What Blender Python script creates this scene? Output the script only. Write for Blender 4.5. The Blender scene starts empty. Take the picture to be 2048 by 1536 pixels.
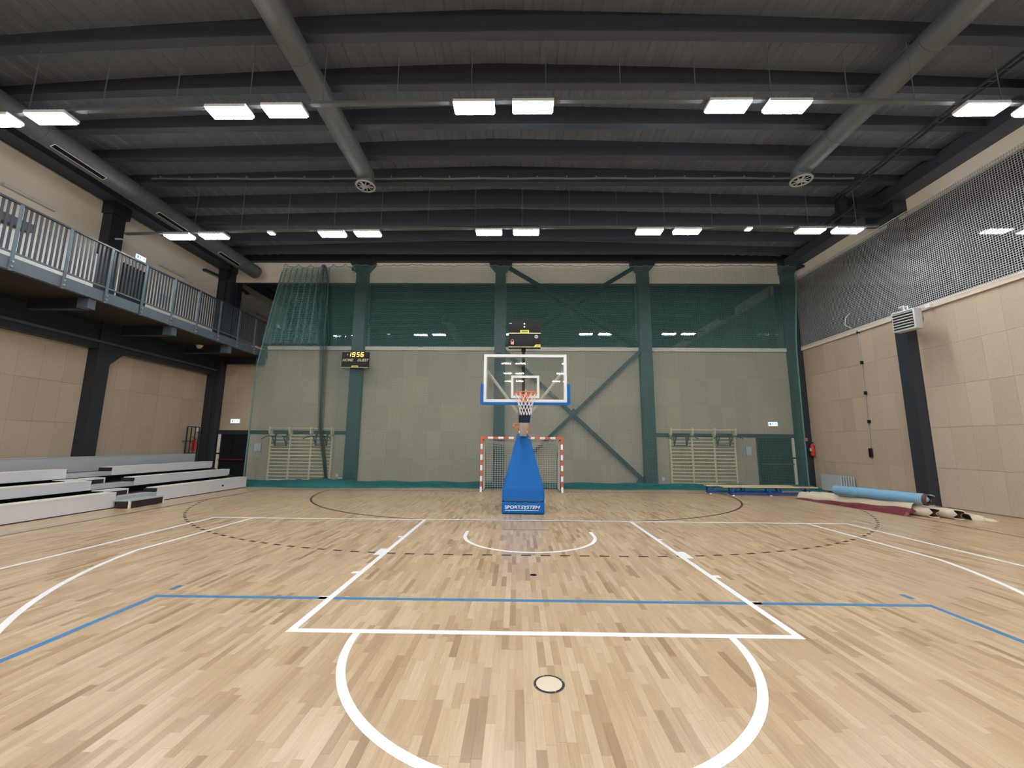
import bpy, bmesh, math, random
import numpy as np
from mathutils import Vector, Matrix

random.seed(7)
rng = np.random.default_rng(7)
S = bpy.context.scene
COL = S.collection

# ------------------------------------------------------------------ camera, world, exposure
CAM = Vector((-0.2597, -9.942, 1.7849))
yaw, pitch, roll = 0.0134, 0.1491, 0.0077
FPX = 806.06
f_ = Vector((-math.sin(yaw)*math.cos(pitch), math.cos(yaw)*math.cos(pitch), math.sin(pitch)))
r0 = Vector((math.cos(yaw), math.sin(yaw), 0)); u0 = r0.cross(f_)
r_ = math.cos(roll)*r0 + math.sin(roll)*u0
u_ = -math.sin(roll)*r0 + math.cos(roll)*u0
cam = bpy.data.cameras.new('camera'); camo = bpy.data.objects.new('camera', cam); COL.objects.link(camo)
cam.sensor_width = 36; cam.lens = FPX/2048*36; cam.clip_start = .05; cam.clip_end = 200
camo.matrix_world = Matrix(((r_.x, u_.x, -f_.x, CAM.x), (r_.y, u_.y, -f_.y, CAM.y), (r_.z, u_.z, -f_.z, CAM.z), (0, 0, 0, 1)))
S.camera = camo
W = bpy.data.worlds.new('night'); S.world = W; W.use_nodes = True
W.node_tree.nodes['Background'].inputs[0].default_value = (.01, .014, .02, 1)
W.node_tree.nodes['Background'].inputs[1].default_value = .25
S.view_settings.view_transform = 'Standard'; S.view_settings.look = 'None'
S.view_settings.exposure = 0.0; S.view_settings.gamma = 1.0; S.view_settings.use_curve_mapping = False
LAMP = 105.0          # emission of the LED lenses

# ------------------------------------------------------------------ materials
def srgb(r, g, b):
    f = lambda c: (c/255/12.92) if c/255 <= .04045 else ((c/255+.055)/1.055)**2.4
    return (f(r), f(g), f(b), 1)
def lin(r, g, b): return (r, g, b, 1)
def base_mat(name):
    m = bpy.data.materials.new(name); m.use_nodes = True
    nt = m.node_tree; return m, nt, nt.nodes['Principled BSDF']
def mat(name, c, rough=.5, metal=0., noise=0., nscale=8., bump=0., bscale=60., spec=.5):
    m, nt, b = base_mat(name)
    b.inputs['Roughness'].default_value = rough; b.inputs['Metallic'].default_value = metal
    b.inputs['Specular IOR Level'].default_value = spec
    b.inputs['Base Color'].default_value = c
    if noise or bump:
        tc = nt.nodes.new('ShaderNodeNewGeometry')
    if noise:
        n = nt.nodes.new('ShaderNodeTexNoise'); n.inputs['Scale'].default_value = nscale; n.inputs['Detail'].default_value = 4
        nt.links.new(tc.outputs['Position'], n.inputs['Vector'])
        mx = nt.nodes.new('ShaderNodeMix'); mx.data_type = 'RGBA'
        mx.inputs['A'].default_value = tuple(v*(1-noise) for v in c[:3])+(1,)
        mx.inputs['B'].default_value = tuple(min(1, v*(1+noise)) for v in c[:3])+(1,)
        nt.links.new(n.outputs['Fac'], mx.inputs['Factor']); nt.links.new(mx.outputs['Result'], b.inputs['Base Color'])
    if bump:
        n2 = nt.nodes.new('ShaderNodeTexNoise'); n2.inputs['Scale'].default_value = bscale
        nt.links.new(tc.outputs['Position'], n2.inputs['Vector'])
        bp = nt.nodes.new('ShaderNodeBump'); bp.inputs['Strength'].default_value = bump; bp.inputs['Distance'].default_value = .01
        nt.links.new(n2.outputs['Fac'], bp.inputs['Height']); nt.links.new(bp.outputs['Normal'], b.inputs['Normal'])
    return m
def emit(name, c, s):
    m = bpy.data.materials.new(name); m.use_nodes = True; nt = m.node_tree; nt.nodes.clear()
    e = nt.nodes.new('ShaderNodeEmission'); e.inputs[0].default_value = c; e.inputs[1].default_value = s
    o = nt.nodes.new('ShaderNodeOutputMaterial'); nt.links.new(e.outputs[0], o.inputs[0]); return m

def wood_floor(name, per_object):
    m, nt, b = base_mat(name); N = nt.nodes.new; L = nt.links.new
    g = N('ShaderNodeNewGeometry')
    if per_object:
        rnd = N('ShaderNodeObjectInfo').outputs['Random']
    else:
        rnd = g.outputs['Random Per Island']
    ramp = N('ShaderNodeValToRGB'); cr = ramp.color_ramp
    cols = [(0.0, (150, 121, 89)), (.06, (165, 136, 104)), (.22, (177, 149, 116)), (.5, (184, 156, 123)), (.8, (190, 163, 130)), (1.0, (197, 172, 141))]
    cr.elements[0].position = 0; cr.elements[0].color = srgb(*cols[0][1]); cr.elements[1].position = 1; cr.elements[1].color = srgb(*cols[-1][1])
    for p, c in cols[1:-1]:
        e = cr.elements.new(p); e.color = srgb(*c)
    L(rnd, ramp.inputs['Fac'])
    mul = N('ShaderNodeMath'); mul.operation = 'MULTIPLY'; mul.inputs[1].default_value = 137.0; L(rnd, mul.inputs[0])
    mp = N('ShaderNodeMapping'); mp.inputs['Scale'].default_value = (70, 3.2, 1); L(g.outputs['Position'], mp.inputs['Vector'])
    cmb = N('ShaderNodeCombineXYZ'); L(mul.outputs[0], cmb.inputs['Y']); L(mul.outputs[0], cmb.inputs['Z'])
    add = N('ShaderNodeVectorMath'); add.operation = 'ADD'; L(mp.outputs[0], add.inputs[0]); L(cmb.outputs[0], add.inputs[1])
    n = N('ShaderNodeTexNoise'); n.inputs['Scale'].default_value = 1.0; n.inputs['Detail'].default_value = 5; n.inputs['Roughness'].default_value = .65; n.inputs['Distortion'].default_value = .6
    L(add.outputs[0], n.inputs['Vector'])
    gr = N('ShaderNodeMapRange'); gr.inputs['From Min'].default_value = .3; gr.inputs['From Max'].default_value = .72; gr.inputs['To Min'].default_value = .83; gr.inputs['To Max'].default_value = 1.08
    L(n.outputs['Fac'], gr.inputs['Value'])
    mx = N('ShaderNodeVectorMath'); mx.operation = 'SCALE'; L(ramp.outputs['Color'], mx.inputs[0]); L(gr.outputs[0], mx.inputs['Scale'])
    # pale dusty scuffs along the middle of the key
    n2 = N('ShaderNodeTexNoise'); n2.inputs['Scale'].default_value = .9; n2.inputs['Detail'].default_value = 6; L(g.outputs['Position'], n2.inputs['Vector'])
    sc = N('ShaderNodeMapRange'); sc.inputs['From Min'].default_value = .6; sc.inputs['From Max'].default_value = .8; sc.inputs['To Max'].default_value = .35; L(n2.outputs['Fac'], sc.inputs['Value'])
    m2 = N('ShaderNodeMix'); m2.data_type = 'RGBA'; L(sc.outputs[0], m2.inputs['Factor']); L(mx.outputs[0], m2.inputs['A']); m2.inputs['B'].default_value = srgb(192, 176, 154)
    L(m2.outputs['Result'], b.inputs['Base Color'])
    b.inputs['Roughness'].default_value = .3; b.inputs['Specular IOR Level'].default_value = .6
    return m

def board_mat(name, c, per_object=True):
    # pressed wood-wool acoustic board: speckled beige, small tint from board to board
    m, nt, b = base_mat(name); N = nt.nodes.new; L = nt.links.new
    g = N('ShaderNodeNewGeometry'); oi = N('ShaderNodeObjectInfo')
    n = N('ShaderNodeTexNoise'); n.inputs['Scale'].default_value = 38; n.inputs['Detail'].default_value = 5; n.inputs['Roughness'].default_value = .75
    L(g.outputs['Position'], n.inputs['Vector'])
    mr = N('ShaderNodeMapRange'); mr.inputs['From Min'].default_value = .3; mr.inputs['From Max'].default_value = .7; mr.inputs['To Min'].default_value = .86; mr.inputs['To Max'].default_value = 1.1
    L(n.outputs['Fac'], mr.inputs['Value'])
    r = N('ShaderNodeMapRange'); r.inputs['To Min'].default_value = .94; r.inputs['To Max'].default_value = 1.05; L(oi.outputs['Random'], r.inputs['Value'])
    mu = N('ShaderNodeMath'); mu.operation = 'MULTIPLY'; L(mr.outputs[0], mu.inputs[0]); L(r.outputs[0], mu.inputs[1])
    s = N('ShaderNodeVectorMath'); s.operation = 'SCALE'; s.inputs[0].default_value = c[:3]; L(mu.outputs[0], s.inputs['Scale'])
    L(s.outputs[0], b.inputs['Base Color'])
    bp = N('ShaderNodeBump'); bp.inputs['Strength'].default_value = .35; bp.inputs['Distance'].default_value = .006
    L(n.outputs['Fac'], bp.inputs['Height']); L(bp.outputs['Normal'], b.inputs['Normal'])
    b.inputs['Roughness'].default_value = .9; b.inputs['Specular IOR Level'].default_value = .15
    return m

def glass_mat(name, tint=(1, 1, 1, 1), f0=.06):
    m = bpy.data.materials.new(name); m.use_nodes = True; nt = m.node_tree; nt.nodes.clear(); N = nt.nodes.new; L = nt.links.new
    t = N('ShaderNodeBsdfTransparent'); t.inputs[0].default_value = tint
    gl = N('ShaderNodeBsdfGlossy'); gl.inputs['Roughness'].default_value = .02
    fr = N('ShaderNodeFresnel'); fr.inputs['IOR'].default_value = 1.5
    ad = N('ShaderNodeMath'); ad.operation = 'ADD'; ad.inputs[1].default_value = f0-.04; L(fr.outputs[0], ad.inputs[0])
    mx = N('ShaderNodeMixShader'); L(ad.outputs[0], mx.inputs[0]); L(t.outputs[0], mx.inputs[1]); L(gl.outputs[0], mx.inputs[2])
    o = N('ShaderNodeOutputMaterial'); L(mx.outputs[0], o.inputs[0]); return m

M = dict(
    plank=wood_floor('oak_plank', True), planks=wood_floor('oak_planks', False),
    subfloor=mat('subfloor', srgb(150, 112, 74), .7, noise=.15),
    board=board_mat('wood_wool_board', lin(.48, .385, .29)),
    wallbase=mat('wall_base', lin(.5, .39, .3), .9, noise=.06, nscale=3),
    render=mat('upper_wall_paint', lin(.86, .77, .65), .85, noise=.04, nscale=1.2),
    wainscot=mat('white_wall_panel', lin(.72, .70, .66), .6, noise=.03),
    steel=mat('dark_steel', lin(.022, .027, .034), .45, noise=.12, nscale=2.5),
    roofsteel=mat('roof_steel', lin(.055, .064, .086), .55, noise=.12, nscale=2.5),
    deck=mat('roof_deck', lin(.165, .195, .24), .75, noise=.2, nscale=1.2, bump=.15, bscale=25),
    duct=mat('grey_duct', lin(.135, .15, .162), .5, metal=.2, noise=.1, nscale=3),
    ductend=mat('diffuser_grey', lin(.32, .33, .33), .5),
    galv=mat('galvanised', lin(.36, .37, .38), .4, metal=.6, noise=.1),
    glass=glass_mat('window_glass', (.55, .58, .6, 1), .17),
    night=mat('night_outside', lin(.012, .013, .016), .9, noise=.2, nscale=.4),
    clear=glass_mat('clear_glass', (.93, .96, .95, 1), .06),
    white=mat('white_paint', lin(.78, .78, .77), .4, noise=.03),
    linewhite=mat('white_line_paint', lin(.74, .74, .72), .4, noise=.03, nscale=3),
    linebrown=mat('brown_line_paint', lin(.055, .035, .03), .4, noise=.1),
    lineblue=mat('blue_line_paint', lin(.035, .17, .36), .4, noise=.05),
    linered=mat('dark_red_line_paint', lin(.16, .03, .03), .4, noise=.05),
    blue=mat('blue_vinyl', lin(.002, .115, .40), .5, noise=.05, nscale=4, bump=.05, bscale=20, spec=.25),
    navy=mat('navy_sleeve', lin(.01, .02, .05), .5, noise=.1),
    cream=mat('cream_steel', lin(.85, .76, .64), .45, noise=.05),
    black=mat('black_plastic', lin(.009, .009, .010), .5, noise=.1, spec=.25),
    braceunlit=mat('brace_unlit', lin(.008, .009, .010), .8, noise=.1, spec=.1),  # brace steel coloured darker so the upper braces look unlit
    orange=mat('orange_steel', lin(.75, .17, .02), .4, noise=.05),
    red=mat('red_paint', lin(.62, .09, .04), .45, noise=.06),
    extred=mat('extinguisher_red', lin(.55, .03, .02), .3, noise=.05),
    netwhite=mat('white_cord', lin(.78, .78, .76), .8, noise=.06),
    netgoal=mat('goal_net_cord', lin(.50, .50, .48), .8, noise=.06),
    netwall=mat('pale_net_cord', lin(.40, .41, .41), .7, noise=.15, nscale=1.5),
    netgreen=mat('green_net_cord', lin(.095, .215, .20), .8, noise=.15, nscale=3),
    hem=mat('green_hem_fabric', lin(.004, .105, .10), .75, noise=.25, nscale=4),
    pine=mat('pine', lin(.78, .64, .43), .5, noise=.12, nscale=12),
    seat=mat('bench_pine', lin(.62, .45, .25), .4, noise=.12, nscale=10),
    bluesteel=mat('blue_steel', lin(.02, .07, .30), .4, noise=.08),
    lam=mat('white_laminate', lin(.60, .585, .585), .45, noise=.04, nscale=2),
    lamgrey=mat('grey_laminate', lin(.36, .37, .38), .5, noise=.05, nscale=2),
    lamedge=mat('cream_edge', lin(.66, .62, .55), .5, noise=.04),
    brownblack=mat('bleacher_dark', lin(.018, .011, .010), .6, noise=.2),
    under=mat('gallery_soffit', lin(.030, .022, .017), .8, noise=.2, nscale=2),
    fascia=mat('gallery_fascia', lin(.075, .10, .12), .5, noise=.08),
    yellow=mat('yellow_print', lin(.75, .68, .06), .5, noise=.03),
    greyprint=mat('grey_print', lin(.45, .45, .47), .5, noise=.03),
    pinkprint=mat('pink_print', lin(.75, .35, .27), .5, noise=.03),
    whiteprint=mat('white_print', lin(.85, .85, .85), .5, noise=.02),
    paper=mat('paper', lin(.55, .58, .62), .6, noise=.05),
    heater=mat('heater_case', lin(.50, .50, .49), .45, noise=.03),
    heatergrey=mat('heater_grey', lin(.16, .15, .14), .5, noise=.05),
    beige=mat('beige_carpet_back', lin(.60, .51, .38), .9, noise=.1, nscale=6, bump=.2, bscale=90),
    burgundy=mat('burgundy_vinyl', lin(.15, .022, .034), .45, noise=.15, nscale=5),
    bluecarpet=mat('blue_carpet_back', lin(.16, .33, .48), .85, noise=.1, nscale=9),
    browncarpet=mat('brown_carpet_pile', lin(.10, .05, .035), .95, noise=.3, nscale=40),
    tablegrey=mat('grey_table', lin(.42, .44, .46), .5, noise=.04),
    led=emit('led_lens', (.93, .97, 1, 1), LAMP),
    ledspot=emit('spot_lens', (.75, .95, 1, 1), 8),
    exitglow=emit('exit_face', (.72, .93, 1, 1), 2.2),
    exitmark=emit('exit_mark', (.10, .45, .38, 1), .8),
    digit=emit('amber_digit', (1, .55, .12, 1), 3.0),
    dot=emit('white_dot', (1, .95, .65, 1), 1.6),
)

# ------------------------------------------------------------------ mesh helpers
class MB:
    def __init__(s): s.v = []; s.f = []; s.mi = []
    def add(s, vs, fs, mi=0):
        o = len(s.v); s.v.extend([tuple(v) for v in vs]); s.f.extend([tuple(i+o for i in f) for f in fs]); s.mi.extend([mi]*len(fs)); return s
    def box(s, x0, x1, y0, y1, z0, z1, mi=0):
        v = [(x0, y0, z0), (x1, y0, z0), (x1, y1, z0), (x0, y1, z0), (x0, y0, z1), (x1, y0, z1), (x1, y1, z1), (x0, y1, z1)]
        return s.add(v, [(3, 2, 1, 0), (4, 5, 6, 7), (0, 1, 5, 4), (1, 2, 6, 5), (2, 3, 7, 6), (3, 0, 4, 7)], mi)
    def bbox(s, x0, x1, y0, y1, z0, z1, b=.01, mi=0):       # bevelled box
        bm = bmesh.new(); bmesh.ops.create_cube(bm, size=1)
        for v in bm.verts: v.co = ((x0+x1)/2+v.co.x*(x1-x0), (y0+y1)/2+v.co.y*(y1-y0), (z0+z1)/2+v.co.z*(z1-z0))
        bmesh.ops.bevel(bm, geom=bm.edges[:], offset=b, segments=2, affect='EDGES', profile=.6)
        s.addbm(bm, mi); return s
    def addbm(s, bm, mi=0):
        bm.verts.index_update(); s.add([v.co[:] for v in bm.verts], [[v.index for v in f.verts] for f in bm.faces], mi); bm.free()
    def bar(s, a, b, w, h=None, up=(0, 0, 1), mi=0):        # rectangular bar between two points
        h = h or w; a = Vector(a); b = Vector(b); d = (b-a).normalized(); up = Vector(up)
        if abs(d.dot(up)) > .98: up = Vector((0, 1, 0))
        r = d.cross(up).normalized()*w/2; u = r.cross(d).normalized()*h/2
        v = [a-r-u, a+r-u, a+r+u, a-r+u, b-r-u, b+r-u, b+r+u, b-r+u]
        return s.add(v, [(3, 2, 1, 0), (4, 5, 6, 7), (0, 1, 5, 4), (1, 2, 6, 5), (2, 3, 7, 6), (3, 0, 4, 7)], mi)
    def tube(s, pts, r, n=8, cap=True, mi=0, closed=False):
        pts = [Vector(p) for p in pts]; k = len(pts); rr = r if isinstance(r, (list, tuple)) else [r]*k
        rings = []; prev = None
        for i, p in enumerate(pts):
            if closed: d = pts[(i+1) % k]-pts[i-1]
            else: d = pts[min(i+1, k-1)]-pts[max(i-1, 0)]
            d.normalize()
            if prev is None:
                prev = Vector((0, 0, 1)) if abs(d.z) < .9 else Vector((0, 1, 0))
            x = (prev-d*prev.dot(d)).normalized(); prev = x; y = d.cross(x)
            rings.append([p+(x*math.cos(2*math.pi*j/n)+y*math.sin(2*math.pi*j/n))*rr[i] for j in range(n)])
        v = [q for g in rings for q in g]; f = []
        for i in range(k if closed else k-1):
            a = i*n; b = ((i+1) % k)*n
            for j in range(n): f.append((a+j, a+(j+1) % n, b+(j+1) % n, b+j))
        if cap and not closed: f.append(tuple(range(n))[::-1]); f.append(tuple(range((k-1)*n, k*n)))
        return s.add(v, f, mi)
    def lathe(s, c, prof, n=20, axis='z', mi=0):            # prof: (radius, height) pairs from bottom to top
        v = []; f = []; k = len(prof)
        for r, h in prof:
            for j in range(n):
                a = 2*math.pi*j/n; x, y = r*math.cos(a), r*math.sin(a)
                p = {'z': (x, y, h), 'y': (x, -h, y), 'x': (h, x, y)}[axis]
                v.append((c[0]+p[0], c[1]+p[1], c[2]+p[2]))
        for i in range(k-1):
            for j in range(n): f.append((i*n+j, i*n+(j+1) % n, (i+1)*n+(j+1) % n, (i+1)*n+j))
        f.append(tuple(range(n))[::-1]); f.append(tuple(range((k-1)*n, k*n)))
        return s.add(v, f, mi)
    def prism(s, poly, a0, a1, axis='y', mi=0):             # polygon extruded along an axis
        n = len(poly); v = []
        for a in (a0, a1):
            for p, q in poly: v.append({'y': (p, a, q), 'x': (a, p, q), 'z': (p, q, a)}[axis])
        f = [tuple(range(n)), tuple(range(n, 2*n))[::-1]]
        for i in range(n): f.append((i, i+n, (i+1) % n+n, (i+1) % n))
        return s.add(v, f, mi)
    def grid(s, P, mi=0, closed_v=False):                   # P[i][j] points
        a = len(P); b = len(P[0]); v = [q for row in P for q in row]; f = []
        for i in range(a-1):
            for j in range(b if closed_v else b-1): f.append((i*b+j, (i+1)*b+j, (i+1)*b+(j+1) % b, i*b+(j+1) % b))
        return s.add(v, f, mi)
    def mesh(s, name, mats, off=(0, 0, 0), smooth=False, fix=True):
        me = bpy.data.meshes.new(name)
        v = [(a-off[0], b-off[1], c-off[2]) for a, b, c in s.v]
        me.from_pydata(v, [], s.f)
        mats = mats if isinstance(mats, (list, tuple)) else [mats]
        for m in mats: me.materials.append(M[m] if isinstance(m, str) else m)
        if len(mats) > 1: me.polygons.foreach_set('material_index', s.mi)
        if fix and len(s.f) < 20000:
            bm = bmesh.new(); bm.from_mesh(me); bmesh.ops.recalc_face_normals(bm, faces=bm.faces); bm.to_mesh(me); bm.free()
        if smooth:
            me.polygons.foreach_set('use_smooth', [True]*len(me.polygons))
            try: me.set_sharp_from_angle(angle=.7)
            except Exception: pass
        me.update(); return me

def rootloc(p):
    while p.parent: p = p.parent
    return p.location
def part(name, mb, mats, parent, smooth=False, label=None):
    me = mb.mesh(name, mats, rootloc(parent), smooth)
    o = bpy.data.objects.new(name, me); COL.objects.link(o); o.parent = parent
    if label: o['label'] = label
    return o
def tag(o, label, cat, group=None):
    o['label'] = label; o['category'] = cat
    if group: o['group'] = group
    return o
def thing(name, label, cat, loc=(0, 0, 0), group=None):
    o = bpy.data.objects.new(name, None); COL.objects.link(o); o.location = loc; o.empty_display_size = .1
    return tag(o, label, cat, group)
def single(name, mb, mats, loc, label, cat, group=None, smooth=False):
    o = bpy.data.objects.new(name, mb.mesh(name, mats, loc, smooth)); COL.objects.link(o); o.location = loc
    return tag(o, label, cat, group)
def struct(name, mb, mats, loc=(0, 0, 0)):
    o = bpy.data.objects.new(name, mb.mesh(name, mats, loc)); COL.objects.link(o); o.location = loc; o['kind'] = 'structure'
    return o
def child(name, me, parent, loc, scale=(1, 1, 1)):
    o = bpy.data.objects.new(name, me); COL.objects.link(o); o.parent = parent; o.location = loc; o.scale = scale; return o
def dup(root, loc, label, group=None):
    r = root.copy(); COL.objects.link(r); r.location = loc; r['label'] = label
    if group: r['group'] = group
    for ch in list(root.children):
        c = ch.copy(); COL.objects.link(c); c.parent = r
        for g in ch.children:
            d = g.copy(); COL.objects.link(d); d.parent = c
    return r
def text(name, s, size, material, parent, loc, shear=0, bold=0, ext=.002, align='CENTER', sx=1.0):
    cu = bpy.data.curves.new(name, 'FONT'); cu.body = s; cu.size = size; cu.shear = shear; cu.extrude = ext; cu.offset = bold; cu.align_x = align; cu.align_y = 'CENTER'
    t = bpy.data.objects.new(name, cu); COL.objects.link(t)
    dg = bpy.context.evaluated_depsgraph_get(); me = bpy.data.meshes.new_from_object(t.evaluated_get(dg))
    bpy.data.objects.remove(t); me.materials.clear(); me.materials.append(M[material])
    o = bpy.data.objects.new(name, me); COL.objects.link(o); o.parent = parent
    o.location = Vector(loc)-rootloc(parent); o.rotation_euler = (math.pi/2, 0, 0); o.scale = (sx, 1, 1)
    return o
def text_fit(name, s, material, parent, x0, x1, y, z0, z1, shear=0, bold=.012):
    o = text(name, s, .15, material, parent, (x0, y, z0), shear, bold*.2, .0015, 'LEFT'); me = o.data
    xs_ = [v.co.x for v in me.vertices]; ys_ = [v.co.y for v in me.vertices]; a, b, c, d = min(xs_), max(xs_), min(ys_), max(ys_)
    for v in me.vertices: v.co.x = (v.co.x-a)/(b-a)*(x1-x0); v.co.y = (v.co.y-c)/(d-c)*(z1-z0)
    return o
ORD = ['leftmost', 'second', 'third', 'fourth', 'fifth', 'sixth', 'seventh', 'eighth', 'ninth', 'rightmost']

XL, XR, YB, YF = -14.5, 12.75, 8.5, -39.0

# ================================================================== FLOOR
floor = struct('floor', MB().box(XL, XR, YF, YB+.3, -.3, -.004), 'subfloor')
PW = .063; gap = .0006
nx = int((XR-XL)/PW)
strips = []
for i in range(nx):
    x = XL+i*PW; y = -11.5-random.random()*.5
    while y < YB:
        l = random.choice((.3, .38, .42, .48, .52, .58)); y1 = min(y+l, YB)
        if y1-y > .03: strips.append((x, min(x+PW, XR), y, y1))
        y += l
A = np.array(strips)
cx = (A[:, 0]+A[:, 1])/2; cy = (A[:, 2]+A[:, 3])/2
def projn(x, y, z):
    d = np.stack([x-CAM.x, y-CAM.y, z-CAM.z+0*x], 1)
    zz = d@np.array(f_); return 1024+FPX*(d@np.array(r_))/zz, 768-FPX*(d@np.array(u_))/zz, zz
px, py, pz = projn(cx, cy, 0)
vis = (pz > .3) & (px > -10) & (px < 2058) & (py < 1546)
score = np.where(vis, (A[:, 3]-A[:, 2])/np.maximum(pz, .3)**3, -1)
near_idx = np.argsort(-score)[:300]
is_near = np.zeros(len(A), bool); is_near[near_idx] = True
far = A[~is_near]
n = len(far); V = np.zeros((n, 8, 3)); g = gap/2
zt = rng.uniform(-.0004, 0, n)
for k, (a, b, t) in enumerate([(0, 2, 0), (1, 2, 0), (1, 3, 0), (0, 3, 0), (0, 2, 1), (1, 2, 1), (1, 3, 1), (0, 3, 1)]):
    V[:, k, 0] = far[:, a]+(g if a == 0 else -g); V[:, k, 1] = far[:, b]+(g if b == 2 else -g); V[:, k, 2] = zt if t else -.004
base = np.array([(4, 5, 6, 7), (0, 1, 5, 4), (1, 2, 6, 5), (2, 3, 7, 6), (3, 0, 4, 7)])
Fs = (np.arange(n)[:, None, None]*8+base[None]).reshape(-1, 4)
me = bpy.data.meshes.new('planks'); me.vertices.add(n*8); me.vertices.foreach_set('co', V.reshape(-1))
me.loops.add(len(Fs)*4); me.loops.foreach_set('vertex_index', Fs.reshape(-1).astype(np.int32))
me.polygons.add(len(Fs)); me.polygons.foreach_set('loop_start', np.arange(0, len(Fs)*4, 4, dtype=np.int32))
me.polygons.foreach_set('use_smooth', np.zeros(len(Fs), bool)); me.materials.append(M['planks']); me.update(calc_edges=True); me.validate()
o = bpy.data.objects.new('planks', me); COL.objects.link(o); o.parent = floor; o['kind'] = 'stuff'
pm = MB().box(-.5, .5, -.5, .5, -1, 0).mesh('plank', 'plank')
for i in near_idx:
    x0, x1, y0, y1 = A[i]
    child('plank', pm, floor, ((x0+x1)/2, (y0+y1)/2, -.0003*random.random()), (x1-x0-gap, y1-y0-gap, .004))

# court markings: flat paint, a thin layer of their own on the boards
def ribbon(name, pts, w, m, z=.0012, closed=False, label=None):
    pts = [Vector((p[0], p[1], 0)) for p in pts]; k = len(pts); L = []; R_ = []
    for i, p in enumerate(pts):
        if closed: d0 = (p-pts[i-1]).normalized(); d1 = (pts[(i+1) % k]-p).normalized()
        else:
            d0 = (p-pts[max(i-1, 0)]); d1 = (pts[min(i+1, k-1)]-p)
            d0 = (d0 if d0.length > 0 else d1).normalized(); d1 = (d1 if d1.length > 0 else d0).normalized()
        nrm = Vector((-d0.y-d1.y, d0.x+d1.x, 0)).normalized(); c = max(.3, nrm.dot(Vector((-d0.y, d0.x, 0))))
        L.append(p+nrm*w/2/c); R_.append(p-nrm*w/2/c)
    mb = MB()
    rows = [[(a.x, a.y, .0002), (a.x, a.y, z), (b.x, b.y, z), (b.x, b.y, .0002)] for a, b in zip(L, R_)]
    if closed: rows.append(rows[0])
    mb.grid(rows)
    return part(name, mb, m, floor, label=label)
def arc(cx, cy, r, a0, a1, n=48):
    return [(cx+r*math.cos(math.radians(a0+(a1-a0)*i/n)), cy+r*math.sin(math.radians(a0+(a1-a0)*i/n))) for i in range(n+1)]
lw = .07; bw = .065
ribbon('baseline_marking', [(-7.525, -14), (-7.525, .025), (7.525, .025), (7.525, -14)], lw, 'linewhite', z=.0015, label='white basketball boundary line')
ribbon('lane_marking', [(-2.44, 0), (-2.425, -5.775), (2.425, -5.775), (2.44, 0)], lw*1.1, 'linewhite', label='white lines of the free throw lane')
ribbon('free_throw_circle_marking', arc(0, -5.8, 1.775, 180, 360, 64), lw, 'linewhite', z=.0010, label='white free throw half circle')
a = math.degrees(math.acos(6.575/6.725))
ribbon('three_point_marking', [(-6.575, 0)]+arc(0, -1.575, 6.725, 180+a, 360-a, 90)+[(6.575, 0)], lw, 'linewhite', z=.0011, label='white three point arc')
ribbon('restricted_area_marking', [(-1.275, -1.2)]+arc(0, -1.575, 1.275, 180, 360, 48)+[(1.275, -1.2)], lw, 'linewhite', label='white semicircle under the hoop')
for s in (-1, 1):
    for y0, y1, w in ((-1.85, -1.75, .1), (-3.1, -2.7, .14), (-4.05, -3.95, .11), (-5.0, -4.9, .11)):
        ribbon('lane_mark', [(s*2.45, (y0+y1)/2), (s*(2.45+w), (y0+y1)/2)], y1-y0, 'linewhite', z=.0009)
ribbon('volleyball_marking', [(-4.475, -14), (-4.475, -4.955), (4.475, -4.955), (4.475, -14)], lw, 'lineblue', z=.0009, label='blue volleyball court line')
for s in (-1, 1): ribbon('service_mark', [(s*4.475, -4.75), (s*4.475, -4.6)], lw, 'lineblue', z=.0009, label='short blue service tick')
ribbon('sideline_marking', [(-10.02, -14), (-10.02, 5.97), (-1.6, 5.97)], bw, 'linebrown', z=.0008, label='brown handball boundary line on the left')
ribbon('sideline_marking', [(10.02, -14), (10.02, 5.97), (1.5, 5.97)], bw, 'linebrown', z=.0008, label='brown handball boundary line on the right')
ribbon('goal_area_marking', arc(-1.5, 5.95, 5.975, 180, 270, 40)+arc(1.5, 5.95, 5.975, 270, 360, 40), bw, 'linebrown', z=.0008, label='solid brown goal area line')
ribbon('seven_metre_marking', [(-.55, -1.03), (.45, -1.03)], .03, 'linered', z=.0008, label='short dark red penalty line')
full = arc(-1.5, 5.95, 8.975, 165, 270, 260)+arc(1.5, 5.95, 8.975, 270, 375, 260)
full = [p for p in full if p[1] < 5.9 and abs(p[0]) < 10]
seg = []; acc = 0
P = [Vector((p[0], p[1])) for p in full]; cum = [0]
for i in range(1, len(P)): cum.append(cum[-1]+(P[i]-P[i-1]).length)
def at_len(s):
    i = int(np.searchsorted(cum, s)); i = min(max(i, 1), len(P)-1); t = (s-cum[i-1])/max(1e-9, cum[i]-cum[i-1]); q = P[i-1].lerp(P[i], t); return (q.x, q.y)
s_ = 0.05
while s_+.2 < cum[-1]:
    ribbon('dash', [at_len(s_), at_len(s_+.08), at_len(s_+.16)], bw, 'linebrown', z=.0008); s_ += .318
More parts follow.
